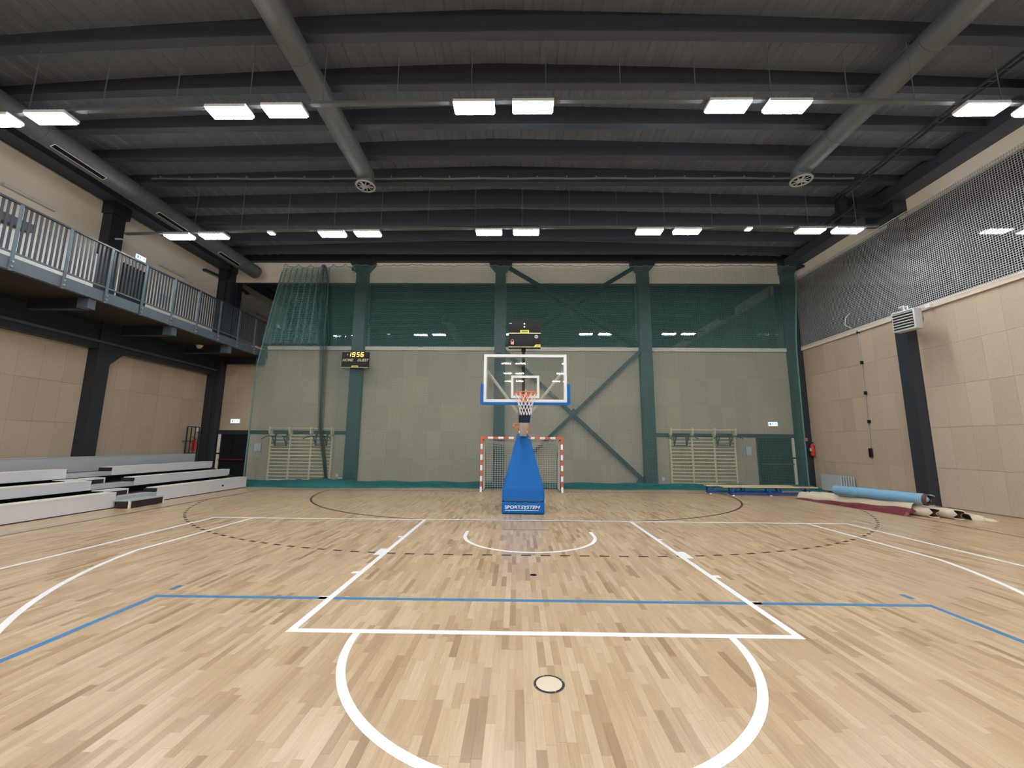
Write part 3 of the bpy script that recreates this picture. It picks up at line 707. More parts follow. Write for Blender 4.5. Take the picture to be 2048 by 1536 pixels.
part('border', fr, 'white', brd, label='white border')
fr2 = MB()
for q in ((-.88, .88, bz+.0, bz+.04), (-.88, .88, bz+.985, bz+1.03), (-.88, -.82, bz+.04, bz+.985), (.82, .88, bz+.04, bz+.985)): fr2.box(HX+q[0], HX+q[1], BY+.022, BY+.09, q[2], q[3])
part('rear_frame', fr2, 'white', brd)
tg = MB(); tz = bz+.09+.0
for q in ((-.305, .305, tz, tz+.05), (-.305, .305, tz+.44, tz+.49), (-.305, -.255, tz+.05, tz+.44), (.255, .305, tz+.05, tz+.44)): tg.box(HX+q[0], HX+q[1], BY-.001, BY+.005, q[2], q[3])
part('target_square', tg, 'white', brd, label='white target square')
pdm = MB(); zb = bz-.055
def strip_prism(mb, outer, inner, y0, y1):
    k = len(outer)
    for i in range(k-1):
        a, b, c, d = outer[i], outer[i+1], inner[i+1], inner[i]
        mb.prism([(HX+p[0], p[1]) for p in (a, b, c, d)], y0, y1)
outer = [(-.95, bz+.395), (-.965, bz+.37), (-.965, zb+.03), (-.935, zb), (.935, zb), (.965, zb+.03), (.965, bz+.37), (.95, bz+.395)]
inner = [(-.905, bz+.395), (-.905, bz+.37), (-.905, bz+.03), (-.905, bz-.003), (.905, bz-.003), (.905, bz+.03), (.905, bz+.37), (.905, bz+.395)]
strip_prism(pdm, outer, inner, BY-.02, BY+.07)
part('edge_pad', pdm, 'blue', brd, label='blue edge padding')
part('light_strip', MB().box(HX+.62, HX+.84, BY+.03, BY+.05, bz+.045, bz+.075), 'red', brd, label='short red strip at the lower right corner')
# braces from the boom to the upper corners of the board
for s in (-1, 1):
    part('brace', MB().bar((HX+s*.12, -.35, 2.50), (HX+s*.85, BY+.1, bz+.72), .05, .04), 'white', t, False, 'white diagonal brace')
# rim and net
RZ = bz+.15; RYc = BY-.15-.225
rim = part('rim', MB().tube([(HX+.234*math.cos(i*math.pi/20), RYc+.234*math.sin(i*math.pi/20), RZ) for i in range(40)], .0115, 8, closed=True).bbox(HX-.09, HX+.09, BY-.05, BY+.0, RZ-.16, RZ+.02, .01).bar((HX-.1, BY-.02, RZ-.01), (HX-.17, RYc+.12, RZ-.01), .02).bar((HX+.1, BY-.02, RZ-.01), (HX+.17, RYc+.12, RZ-.01), .02).prism([(BY, RZ-.15), (BY, RZ), (BY-.2, RZ-.01)], HX-.05, HX-.04, 'x').prism([(BY, RZ-.15), (BY, RZ), (BY-.2, RZ-.01)], HX+.04, HX+.05, 'x'), 'orange', t, True, 'orange rim')
nt_ = MB(); levn = [(RZ-.01, .232), (RZ-.13, .185), (RZ-.21, .155), (RZ-.28, .135), (RZ-.35, .125), (RZ-.45, .115)]
def npnt(l, a): z, r = levn[l]; return (HX+r*math.cos(a), RYc+r*math.sin(a), z)
for i in range(12):
    a0 = i*math.pi/6
    for s in (-1, 1):
        pts = [npnt(l, a0+s*l*math.pi/12) for l in range(len(levn))]
        nt_.tube(pts, .0055, 5)
part('hoop_net', nt_, 'netwhite', t, True, 'white basket net')
# lettering
text_fit('lettering', 'SPORT', 'whiteprint', bp_, HX-.475, HX-.068, .8575, .142, .222)
text_fit('lettering', 'SYSTEM', 'whiteprint', bp_, HX-.068, HX+.44, .8575, .142, .222, .32)
part('underline', MB().box(HX-.475, HX+.04, .8565, .8595, .098, .108).box(HX+.07, HX+.40, .8565, .8595, .098, .108).prism([(HX+.02, .098), (HX+.045, .098), (HX+.075, .13), (HX+.05, .13)], .8565, .8595), 'whiteprint', bp_, label='white underline')
# shot clock
t = thing('shot_clock', 'black shot clock box with yellow stripes on a pole above the backboard', 'shot clock', (HX, -1.0, 3.95))
CX = HX-.012; sy = -1.08
part('pole', MB().bar((CX-.02, -.95, 2.72), (CX-.02, -.95, 4.2), .065, .05), 'black', t); part('pole_collar', MB().box(CX-.07, CX+.03, -1.0, -.92, 3.88, 3.96), 'black', t)
case = part('case', MB().bbox(CX-.365, CX+.365, sy, sy+.16, 4.255, 4.58, .01).bbox(CX-.365, CX+.365, sy, sy+.16, 3.95, 4.25, .01), 'black', t, True)
sc = case
part('stripe', MB().box(CX-.36, CX+.365, sy-.003, sy+.01, 4.272, 4.29).box(CX-.36, CX+.365, sy-.003, sy+.01, 3.955, 3.97), mat('pale_yellow', lin(.8, .76, .4), .5, noise=.02), case, label='pale yellow stripe')
part('maker_plate', MB().box(CX-.1, CX+.1, sy-.004, sy+.01, 4.29, 4.355).prism([(CX+.2, 3.962), (CX+.36, 3.962), (CX+.36, 4.02), (CX+.25, 4.02)], sy-.004, sy+.01), 'yellow', case, label='yellow plate')
part('plate_print', MB().box(CX-.07, CX+.07, sy-.0055, sy-.003, 4.31, 4.33).box(CX+.27, CX+.34, sy-.0055, sy-.003, 3.985, 3.995), mat('olive_print', lin(.2, .18, .02), .6), case)
part('colon_dot', MB().lathe((CX-.005, sy-.004, 4.50), [(.016, 0), (.016, .006)], 12, 'y').lathe((CX-.005, sy-.004, 4.43), [(.016, 0), (.016, .006)], 12, 'y'), 'dot', case, label='lit colon dots')
part('indicator', MB().box(CX-.35, CX-.29, sy-.003, sy+.005, 4.505, 4.515), 'whiteprint', case)
part('dial', MB().lathe((CX+.265, sy-.002, 4.2), [(.042, 0), (.042, .005)], 20, 'y'), 'greyprint', case, label='grey round mark'); part('dial_print', MB().box(CX+.235, CX+.29, sy-.009, sy-.006, 4.197, 4.207), 'black', case)
part('padlock', MB().box(CX-.31, CX-.24, sy-.004, sy+.005, 4.02, 4.085).tube([(CX-.305, sy-.002, 4.08), (CX-.303, sy-.002, 4.115), (CX-.275, sy-.002, 4.13), (CX-.247, sy-.002, 4.115), (CX-.245, sy-.002, 4.08)], .008, 6), 'pinkprint', case, label='pink padlock mark')

# ================================================================== HANDBALL GOAL
GX, GYl = -.08, 5.75
t = thing('handball_goal', 'red and white striped handball goal with a white net', 'goal', (GX, GYl, 0))
def striped(pts, first):     # straight post made of alternating painted bands
    a, b = Vector(pts[0]), Vector(pts[1]); L_ = (b-a).length; k = max(1, round(L_/.2)); mb = MB()
    for i in range(k): mb.bar(a+(b-a)*i/k, a+(b-a)*(i+1)/k, .08, .08, up=(0, 1, 0), mi=(i+first) % 2)
    return mb
part('post', striped(((GX-1.54, GYl, 0), (GX-1.54, GYl, 2.0)), 0), ['white', 'red'], t, label='left post with red and white bands')
part('post', striped(((GX+1.54, GYl, 0), (GX+1.54, GYl, 2.0)), 0), ['white', 'red'], t, label='right post with red and white bands')
part('crossbar', striped(((GX-1.3, GYl, 2.04), (GX+1.3, GYl, 2.04)), 0).bar((GX-1.58, GYl, 2.04), (GX-1.3, GYl, 2.04), .08, .08, up=(0, 1, 0), mi=1).bar((GX+1.58, GYl, 2.04), (GX+1.3, GYl, 2.04), .08, .08, up=(0, 1, 0), mi=1).box(GX-1.581, GX-1.499, GYl-.041, GYl+.041, 1.82, 1.9995, 1).box(GX+1.499, GX+1.581, GYl-.041, GYl+.041, 1.82, 1.9995, 1), ['white', 'red'], t, label='crossbar with red and white bands')
for s in (-1, 1):
    part('side_stay', MB().tube([(GX+s*1.5, GYl+.03, 1.98), (GX+s*1.47, GYl+.6, 1.9), (GX+s*1.45, GYl+.9, 1.2), (GX+s*1.45, GYl+1.0, .03), (GX+s*1.5, GYl+.03, .03)], .016, 6), 'black', t, True)
part('ground_bar', MB().tube([(GX-1.45, GYl+1.0, .03), (GX+1.45, GYl+1.0, .03)], .02, 6), 'black', t)
def gn(u, v):   # v 0 ground .. 1 top : back and roof of the net
    y = float(np.interp(v, [0, .55, .8, 1], [.98, .85, .6, .02])); z = float(np.interp(v, [0, .55, .8, 1], [.02, 1.3, 1.85, 1.99]))
    s = math.sin((u+1.46)/2.92*math.pi); return (GX+u, GYl+y-.04*s, z-.12*s*(v > .75)*(v < .99))
mb = MB()
for i in range(30):
    u = -1.46+2.92*i/29; mb.tube([gn(u, v) for v in (0, .2, .4, .55, .7, .8, .9, 1)], .0065, 4, cap=False)
for i in range(28):
    v = i/27; mb.tube([gn(-1.46+2.92*j/16, v) for j in range(17)], .0065, 4, cap=False)
for s in (-1, 1):
    for i in range(1, 9):
        y = .1*i+.03; zt2 = float(np.interp(y, [0, .6, .85, 1], [1.97, 1.85, 1.3, .1])); mb.tube([(GX+s*1.47, GYl+y, .02), (GX+s*1.47, GYl+y, zt2)], .0065, 4, cap=False)
    for i in range(1, 19):
        z = .1*i; ye = float(np.interp(z, [0, 1.3, 1.85, 2], [.98, .85, .6, .05])); mb.tube([(GX+s*1.47, GYl+.03, z), (GX+s*1.47, GYl+ye, z)], .0065, 4, cap=False)
o = part('goal_net', mb, 'netgoal', t, label='white goal net'); o['kind'] = 'stuff'

# ================================================================== SCOREBOARD, EXIT SIGNS, POSTERS
t = thing('scoreboard', 'black electronic scoreboard with amber clock on the left back column', 'scoreboard', (-7.42, 7.45, 5.085))
x0, x1, z0, z1 = -8.02, -6.83, 5.085, 5.78; sy = 7.40
case = part('case', MB().bbox(x0, x1, sy, sy+.12, z0, z1, .012), 'black', t); part('bracket', MB().box(-7.85, -7.78, sy+.12, YB-.345, 5.25, 5.32).box(-7.6, -7.53, sy+.12, YB-.345, 5.25, 5.32).box(-7.85, -7.78, sy+.12, YB-.345, 5.6, 5.67).box(-7.6, -7.53, sy+.12, YB-.345, 5.6, 5.67), 'steel', t)
part('lower_rim', MB().box(x0, x1, sy-.004, sy+.01, z0, z0+.02), 'greyprint', case)
SEG = {'1': 'bc', '9': 'abcdfg', '5': 'acdfg', '6': 'acdefg'}
def digit(ch, cx, cz, w=.10, h=.17):
    mb = MB(); th = .03; k = .15
    def sg(xa, za, xb, zb): mb.bar((cx+xa+k*za, sy-.006, cz+za), (cx+xb+k*zb, sy-.006, cz+zb), th, .012, up=(0, 1, 0))
    L = {'a': (-w/2, h/2, w/2, h/2), 'g': (-w/2, 0, w/2, 0), 'd': (-w/2, -h/2, w/2, -h/2), 'b': (w/2, 0, w/2, h/2), 'c': (w/2, -h/2, w/2, 0), 'f': (-w/2, 0, -w/2, h/2), 'e': (-w/2, -h/2, -w/2, 0)}
    for c in SEG[ch]: sg(*L[c])
    part('digit', mb, 'digit', case, label='amber digit %s' % ch)
for ch, c in (('1', -7.68), ('9', -7.50), ('5', -7.30), ('6', -7.12)): digit(ch, c, 5.665)
part('indicator', MB().prism([(-7.80, 5.63), (-7.74, 5.63), (-7.77, 5.71)], sy-.004, sy), 'greyprint', case)
mp = mat('dim_yellow_print', lin(.62, .62, .36), .6)
M['dim'] = mp
text('lettering', 'HOME', .165, 'dim', case, (-7.76, sy-.002, 5.41), .3, .002, .001)
text('lettering', 'GUEST', .165, 'dim', case, (-7.09, sy-.002, 5.41), .3, .002, .001)
part('maker_plate', MB().box(-7.56, -7.28, sy-.005, sy, 5.1, 5.175), 'yellow', case, label='yellow plate'); part('plate_print', MB().box(-7.51, -7.33, sy-.007, sy-.005, 5.12, 5.145), 'black', case)

def exit_sign(x, z, lab, plane='y'):
    if plane == 'y':
        loc = (x, YB-.05, z); B = lambda a0, a1, d0, d1, c0, c1: MB().box(x+a0, x+a1, YB-.02-d1, YB-.02-d0, z+c0, z+c1)
    else:
        loc = (XL+.05, x, z); B = lambda a0, a1, d0, d1, c0, c1: MB().box(XL+.03+d0, XL+.03+d1, x+a0, x+a1, z+c0, z+c1)
    t = thing('exit_sign', lab, 'exit sign', loc, 'lit exit signs')
    part('housing', B(-.21, .21, 0, .05, -.1, .1), 'white', t); f = part('face', B(-.2, .2, .05, .056, -.085, .085), 'exitglow', t, label='glowing white face')
    mk = MB()
    for q in ((-.15, -.09, -.05, .05), (-.04, .0, -.01, .045), (-.06, .03, -.03, -.015), (.05, .16, -.012, .012), (.12, .145, -.04, .04)):
        b = B(q[0], q[1], .056, .058, q[2], q[3]); mk.add(b.v, b.f)
    part('pictogram', mk, 'exitmark', f)
exit_sign(-13.19, 2.75, 'glowing exit sign above the left door of the back wall')
exit_sign(11.27, 2.79, 'glowing exit sign above the right door of the back wall')
exit_sign(4.15, 8.60, 'glowing exit sign above the gallery door', 'x')
for x0, x1, lab in ((-12.24, -11.87, 'white framed notice on the wall left of the left wall bars'), (9.98, 10.26, 'white framed notice on the wall beside the right wall bars')):
    t = thing('framed_notice', lab, 'notice', ((x0+x1)/2, YB-.03, 1.58), 'framed notices')
    part('frame', MB().box(x0, x1, YB-.045, YB-.022, 1.37, 1.80), 'galv', t); part('sheet', MB().box(x0+.025, x1-.025, YB-.05, YB-.045, 1.395, 1.775), 'paper', t)

# ================================================================== WALL BARS
def wall_bars(xsr, lab, ztop, flip):
    t = thing('wall_bars', lab, 'wall bars', (sum(xsr)/4, YB-.15, 0), 'wooden wall bars')
    y = YB-.16
    for x in xsr:
        part('upright', MB().box(x-.035, x+.035, y, y+.10, .02, ztop-.35).prism([(y, ztop-.45), (y-.14, ztop-.30), (y-.14, ztop), (y-.02, ztop), (y+.10, ztop-.2), (y+.10, ztop-.45)], x-.035, x+.035, 'x'), 'pine', t)
    for a, b in zip(xsr[:-1], xsr[1:]):
        for k in range(14): part('rung', MB().bar((a, y+.03, .16+k*.152), (b, y+.03, .16+k*.152), .034, .05), 'pine', t)
        part('rung', MB().bar((a, y-.10, ztop-.08), (b, y-.10, ztop-.08), .03, .042), 'pine', t)
    for x in (xsr[0], xsr[-1]): part('wall_bracket', MB().box(x-.02, x+.02, y+.1, YB-.02, 1.9, 1.95), 'galv', t)
wall_bars([-11.42, -10.52, -9.56, -8.62], 'three section wooden wall bars on the back wall, left', 2.52, 0)
wall_bars([6.60, 7.56, 8.54, 9.46], 'three section wooden wall bars on the back wall, right', 2.58, 1)
def pullup(xa, xb, zt, lab):
    t = thing('pull_up_bar', lab, 'pull up bar', ((xa+xb)/2, YB-.2, 1.6), 'steel pull up bars hooked on the wall bars')
    y = YB-.25; yo = y-.33
    for x in (xa, xb):
        part('hook_post', MB().bar((x, y, zt-.5), (x, y, zt+.02), .04).bar((x, y, zt), (x, y+.12, zt), .04), 'steel', t)
        part('arm', MB().bar((x, y, zt-.09), (x, yo, zt-.09), .035), 'steel', t)
        part('strut', MB().bar((x, y, zt-.48), (x, yo+.08, zt-.09), .035), 'steel', t)
    part('lower_bar', MB().bar((xa, y, zt-.47), (xb, y, zt-.47), .03), 'steel', t)
    c = (xa+xb)/2
    part('grip_bar', MB().tube([(c-.62, yo-.12, zt-.2), (c-.45, yo-.02, zt-.08), (c-.40, yo, zt-.07), (c+.40, yo, zt-.07), (c+.45, yo-.02, zt-.08), (c+.62, yo-.12, zt-.2)], .02, 8), 'steel', t, True)
pullup(-11.15, -10.63, 2.15, 'dark steel pull up bar on the left section of the left wall bars')
pullup(-9.30, -8.80, 2.16, 'dark steel pull up bar on the right section of the left wall bars')
pullup(6.73, 7.27, 2.28, 'dark steel pull up bar on the left section of the right wall bars')
pullup(8.63, 9.19, 2.30, 'dark steel pull up bar on the right section of the right wall bars')

# ================================================================== BENCHES
def bench(x0, x1, y, lab, feet):
    t = thing('gym_bench', lab, 'bench', ((x0+x1)/2, y, 0), 'long wooden gym benches')
    part('seat', MB().bbox(x0, x1, y-.14, y+.14, .285, .32, .008), 'seat', t)
    for x in feet:
        l = part('leg', MB().box(x-.025, x+.025, y-.15, y-.10, .06, .285).box(x-.025, x+.025, y+.10, y+.15, .06, .285).box(x-.03, x+.03, y-.17, y+.17, .03, .085), 'bluesteel', t, label='blue steel leg')
        part('foot', MB().box(x-.03, x+.03, y-.18, y-.13, 0, .03).box(x-.03, x+.03, y+.13, y+.18, 0, .03), 'whiteprint', l, label='white foot')
    part('stretcher', MB().bar((feet[0], y, .075), (feet[-1], y, .075), .06, .07), 'bluesteel', t, label='blue steel beam')
    part('brace', MB().bar((feet[0]+.02, y, .1), (feet[0]+.3, y, .28), .03).bar((feet[-1]-.02, y, .1), (feet[-1]-.3, y, .28), .03), 'bluesteel', t)
bench(6.93, 10.2, 5.95, 'long wooden gym bench with blue legs, farther of the two', [7.05, 8.35, 9.7])
bench(7.30, 10.75, 5.45, 'long wooden gym bench with blue legs, nearer of the two', [7.65, 9.0, 10.45])

# ================================================================== BLEACHER
t = thing('retractable_bleacher', 'white retractable bleacher of four rows along the left wall', 'bleacher', (-12.5, 2.0, 0))
YE = 6.58; Y0 = -4.0; A0, A1 = 1.22, 2.48
for k in range(3):
    X = -11.16-.735*k; zt2 = .41+.30*k; zb2 = (.025 if k == 0 else zt2-.245)
    for a, b, nm in ((Y0, A0, 'left'), (A1, YE, 'right')):
        sf = part('seat_front', MB().box(X-.03, X, a, b, zb2, zt2-.012), 'lam', t)
        part('seat_board', MB().box(X-.34, X+.006, a, b, zt2-.012, zt2+.012), 'lamedge', t)
        if k == 0: part('plinth', MB().box(X-.05, X-.01, a, b, 0, .026), 'brownblack', sf)
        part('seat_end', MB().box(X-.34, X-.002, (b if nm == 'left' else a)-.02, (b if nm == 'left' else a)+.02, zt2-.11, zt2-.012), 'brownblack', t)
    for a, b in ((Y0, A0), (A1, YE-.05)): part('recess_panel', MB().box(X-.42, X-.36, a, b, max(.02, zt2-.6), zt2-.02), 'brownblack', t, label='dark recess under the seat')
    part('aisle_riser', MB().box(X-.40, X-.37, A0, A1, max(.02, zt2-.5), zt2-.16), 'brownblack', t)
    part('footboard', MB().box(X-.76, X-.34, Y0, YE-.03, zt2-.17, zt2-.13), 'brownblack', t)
    # aisle treads
    part('aisle_tread', MB().box(X-.36, X-.02, A0, A1, zt2-.15, zt2-.125).box(X-.02, X, A0, A1, zt2-.245, zt2-.125), 'lamgrey', t, label='grey aisle tread')
    fb = MB(); ya, yb = A0-.35*(k > 0), A1-.55
    xx = X-.36
    fb.box(xx, xx+.012, ya, yb-.03, zt2+.0, zt2+.025).box(xx, xx+.012, yb-.03, yb, zt2-.12, zt2+.025).box(xx-.34, xx+.012, ya, yb, zt2+.025, zt2+.04)
    if k < 2: part('half_step', fb, 'lam', t, label='pale half step frame'); part('half_step_shade', MB().box(xx-.02, xx-.005, ya, yb-.03, zt2-.12, zt2-.001), 'brownblack', t)  # dark sheet stands in for the shade inside the open frame
part('top_panel', MB().box(-13.42, -13.38, Y0, YE, .80, 1.31), 'lamgrey', t, label='light grey top back panel')
part('top_panel_edge', MB().box(-13.44, -13.37, Y0, YE, 1.31, 1.33), 'lamgrey', t)
part('end_panel', MB().prism([(-13.42, 0), (-13.42, 1.0), (-12.75, .85), (-12.0, .55), (-11.25, .26), (-11.25, 0)], YE-.06, YE-.03), 'brownblack', t)
st = part('floor_step', MB().box(-11.15, -10.68, 1.15, 2.22, .185, .205), 'lamgrey', t, label='grey floor step'); part('floor_step_front', MB().box(-11.1, -10.70, 1.18, 2.20, .015, .185), 'brownblack', st)
part('floor_step_edge', MB().box(-10.72, -10.685, 1.14, 1.19, 0, .2).box(-10.72, -10.685, 2.19, 2.23, 0, .2), 'lamedge', st)
part('fastener', MB().box(-11.16, -11.152, 5.22, 5.30, .17, .23), 'steel', t)
t = thing('guard_rail', 'black barred guard rail at the far end of the bleacher top row', 'guard rail', (-13.9, 6.9, 1.3))
fr = MB()
for q in (((-13.9, 6.67, 1.30), (-13.9, 6.67, 2.42)), ((-13.9, 7.30, .75), (-13.9, 7.30, 2.42)), ((-13.9, 6.67, 2.42), (-13.9, 7.30, 2.42)), ((-13.9, 6.67, 1.33), (-13.9, 7.30, 1.33))): fr.bar(q[0], q[1], .04)
part('frame', fr, 'steel', t)
for y in (6.88, 7.09): part('bar', MB().bar((-13.9, y, 1.33), (-13.9, y, 2.42), .03), 'steel', t)
part('side_rail', MB().bar((-13.9, 7.3, 1.95), (-13.9, 7.75, 1.95), .03).bar((-13.9, 7.52, .8), (-13.9, 7.52, 1.95), .03), 'steel', t)
part('support', MB().bar((-13.9, 7.02, 0), (-13.9, 7.02, 1.33), .05), 'steel', t)

def extinguisher(x, y, z, lab, wallx):
    t = thing('fire_extinguisher', lab, 'fire extinguisher', (x, y, z), 'red fire extinguishers')
    part('cylinder', MB().lathe((x, y, z), [(.08, 0), (.085, .02), (.085, .40), (.07, .46), (.03, .5), (.03, .52)], 20), 'extred', t, True)
    part('valve', MB().lathe((x, y, z+.52), [(.025, 0), (.025, .05)], 10).bar((x, y, z+.57), (x, y-.13, z+.60), .025, .015).bar((x, y, z+.55), (x, y-.12, z+.55), .02, .012), 'black', t)
    part('hose', MB().tube([(x, y+.02, z+.54), (x-.02, y+.12, z+.5), (x-.02, y+.13, z+.35), (x-.02, y+.1, z+.15)], .014, 8), 'black', t, True)
    part('label_sticker', MB().box(x-.088, x-.084, y-.05, y+.05, z+.2, z+.33), 'whiteprint', t, label='white sticker')
    part('wall_hook', MB().bar((x, y, z+.42), (wallx, y, z+.42), .05, .03), 'steel', t)
extinguisher(XR-.14, 8.0, 1.40, 'red fire extinguisher hung on the right wall near the far corner', XR-.02)
extinguisher(-13.98, 7.19, 1.40, 'red fire extinguisher behind the guard rail above the bleacher', XL+.02)
single('alarm_button', MB().bbox(12.40, 12.52, 8.1, 8.17, 2.03, 2.17, .01).box(12.43, 12.49, 8.095, 8.1, 2.07, 2.13), mat('alarm_red', lin(.6, .2, .14), .5, noise=.05), (12.46, 8.14, 2.1), 'small pale red alarm button on the far right column', 'alarm button')
single('alarm_button', MB().bbox(-14.14, -14.08, 8.24, 8.36, 2.0, 2.14, .01).box(-14.08, -14.075, 8.27, 8.33, 2.04, 2.1), mat('alarm_orange', lin(.6, .25, .1), .5, noise=.05), (-14.1, 8.3, 2.07), 'small orange red alarm button on the left corner column', 'alarm button')
single('switch_box', MB().bbox(-14.49, -14.40, 7.86, 8.0, 2.25, 2.48, .01).box(-14.40, -14.395, 7.9, 7.96, 2.33, 2.4), 'white', (-14.45, 7.93, 2.36), 'small white switch box on the left wall beside the corner column', 'switch box')
single('socket_box', MB().bbox(6.18, 6.30, YB-.07, YB-.022, .25, .39, .008).box(6.21, 6.27, YB-.074, YB-.07, .29, .35), 'white', (6.24, YB-.04, .32), 'small white wall socket left of the right wall bars', 'socket')
t = thing('wall_socket', 'small white socket with cable duct right of the left wall bars', 'socket', (-8.3, YB-.04, .3))
part('plate', MB().bbox(-8.38, -8.28, YB-.07, YB-.022, .28, .42, .008), 'white', t); part('cable_duct', MB().box(-8.28, -7.95, YB-.05, YB-.022, .22, .26), 'white', t)
for x, lab in ((-10.0, 'left'), (-2.0, 'middle')):
    single('smoke_detector', MB().lathe((x, YB-.03, 10.33), [(.09, 0), (.09, .03), (.05, .05)], 16, 'y'), 'white', (x, YB-.03, 10.33), 'round white detector high on the back wall, %s one' % lab, 'detector', 'wall detectors')

# ================================================================== GALLERY
t = thing('spectator_gallery', 'dark steel spectator gallery jutting from the left wall', 'balcony', (-13.2, 2, 5.7))
GF = -12.0; GE = 8.42
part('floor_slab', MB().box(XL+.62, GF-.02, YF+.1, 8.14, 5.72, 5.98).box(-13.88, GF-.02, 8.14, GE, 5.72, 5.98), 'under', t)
part('fascia', MB().box(GF-.02, GF+.01, YF+.1, GE, 5.70, 5.99).box(GF-.1, GF+.02, YF+.1, GE, 5.69, 5.71), 'fascia', t, label='blue grey edge beam')
for y in (-4.65, -1.95, .62, 3.33, 6.03, 8.28):
    part('cantilever_beam', MB().box(XL+.64, GF-.35, y-.012, y+.012, 5.40, 5.72).box(XL+.64, GF-.3, y-.09, y+.09, 5.38, 5.405), 'steel', t)
    part('beam_end', MB().box(GF-.36, GF-.05, y-.1, y+.1, 5.40, 5.70), 'fascia', t, label='blue grey end plate')
t = thing('gallery_railing', 'dark steel railing with vertical bars along the gallery edge', 'railing', (GF, 2, 6.0))
part('top_rail', MB().bbox(GF-.03, GF+.03, -8, GE, 7.28, 7.33, .008), 'steel', t)
part('bottom_rail', MB().box(GF-.02, GF+.02, -8, GE, 6.09, 6.13), 'fascia', t)
pys = [-1.30+1.083*k for k in range(-4, 10)]
pys = [y for y in pys if y < GE]
bolt = MB().tube([(0, 0, 0), (.035, 0, 0)], .022, 8).mesh('bolt', 'galv')
for y in pys:
    p = part('post', MB().box(GF+.03, GF+.05, y-.035, y+.035, 5.66, 7.29), 'fascia', t)
    for z in (5.76, 5.88): child('bolt', bolt, p, Vector((GF+.05, y, z))-Vector((GF, 2, 6.0)))
balm = MB().box(-.007, .007, -.026, .026, -.58, .58).mesh('baluster', 'steel')
y = -4.0; k = 0
while y < GE-.03:
    if min(abs(y-q) for q in pys) > .05: child('baluster', balm, t, Vector((GF, y, 6.705))-Vector((GF, 2, 6.0)))
    y += 1.083/10
# gallery end rail along the back wall side
t2 = thing('bulkhead_lamp', 'round white bulkhead lamp under the gallery', 'lamp', (-13.3, 6.05, 5.68))
part('base', MB().lathe((-13.3, 6.05, 5.68), [(.16, 0), (.16, .03)], 20), 'white', t2); part('globe', MB().lathe((-13.3, 6.05, 5.68), [(.03, -.11), (.09, -.09), (.13, -.04), (.14, 0)], 20), mat('opal', lin(.75, .68, .52), .3, noise=.02), t2, True)
t = bpy.data.objects.new('door_3', None); COL.objects.link(t); t['kind'] = 'structure'; t.location = (XL+.05, 4.0, 6.0)
part('door_leaf', MB().box(XL+.03, XL+.08, 3.56, 4.5, 6.0, 8.08), 'steel', t); part('door_frame', MB().box(XL+.03, XL+.1, 3.5, 3.56, 6.0, 8.14).box(XL+.03, XL+.1, 4.5, 4.56, 6.0, 8.14).box(XL+.03, XL+.1, 3.56, 4.5, 8.08, 8.14), 'black', t)
part('door_handle', MB().bar((XL+.13, 4.4, 7.0), (XL+.13, 4.28, 7.0), .02).bar((XL+.13, 4.4, 7.0), (XL+.08, 4.4, 7.0), .02), 'galv', t)
for a, b, z, lab in ((0.0, 1.28, 8.75, 'slim white batten lamp high on the gallery wall, nearer one'), (4.88, 6.14, 8.71, 'slim white batten lamp high on the gallery wall, farther one')):
    t = thing('batten_lamp', lab, 'lamp', (XL+.1, (a+b)/2, z), 'batten lamps on the gallery wall')
    part('housing', MB().bbox(XL+.04, XL+.11, a, b, z-.04, z+.05, .01), 'lamedge', t); part('diffuser', MB().tube([(XL+.12, a+.03, z-.01), (XL+.12, b-.03, z-.01)], .035, 10), 'white', t, True)
t = thing('notice_board', 'grey paper notices pinned on the gallery wall', 'notice', (XL+.05, 5.3, 7.4))
for k in range(2): part('sheet', MB().box(XL+.03, XL+.04, 5.08+k*.28, 5.32+k*.28, 7.2, 7.62), 'paper', t)
part('bracket', MB().bar((-8.25, YB-.1, 10.12), (-7.75, YB-.4, 9.72), .09).box(-8.3, -8.2, YB-.1, YB-.03, 10.05, 10.2), 'steel', wall_back)
part('bracket', MB().bar((-14.35, 7.1, 9.47), (-14.2, 8.2, 9.50), .09).box(-14.47, -14.3, 7.08, 7.16, 9.42, 9.52), 'steel', wall_left)
part('bracket', MB().bar((12.66, 7.5, 9.88), (12.5, 8.15, 9.86), .08).box(12.6, 12.73, 7.45, 7.55, 9.83, 9.93), 'steel', wall_right)

# ================================================================== UNIT HEATER AND PULL CORD
hl = Vector((11.98, 2.42, 5.72)); nrm = Vector((-.98, -.18, 0)).normalized(); rgt = Vector((.18, -.98, 0)).normalized(); dn = Vector((0, 0, 1))
t = thing('unit_heater', 'grey louvred unit heater on the right wall column below the net', 'heater', hl)
Rm = Matrix(((rgt.x, nrm.x*-1, 0), (rgt.y, nrm.y*-1, 0), (0, 0, 1)))
def hp(mb):
    mb.v = [tuple(hl+Rm@Vector(v)) for v in mb.v]; return mb
part('case', hp(MB().bbox(-.33, .33, -.18, .12, -.33, .33, .05)), 'heater', t, True)
part('front_recess', hp(MB().box(-.28, .28, -.186, -.17, -.27, .27)), 'black', t)
for k in range(6):
    z = -.22+.088*k; part('louvre', hp(MB().bar((-.28, -.19, z), (.28, -.19, z), .05, .022, up=(0, .5, 1))), 'heater', t)
part('rear_hood', hp(MB().lathe((0, .12, 0), [(.3, 0), (.28, -.1), (.17, -.2), (.1, -.22)], 20, 'y')), 'heatergrey', t, True)
part('mount', MB().bar(hl+Vector((.1, .1, .1)), (XR-.3, 2.98, 5.85), .08).bar(hl+Vector((.1, .1, -.2)), (XR-.3, 2.98, 5.5), .06), 'steel', t)
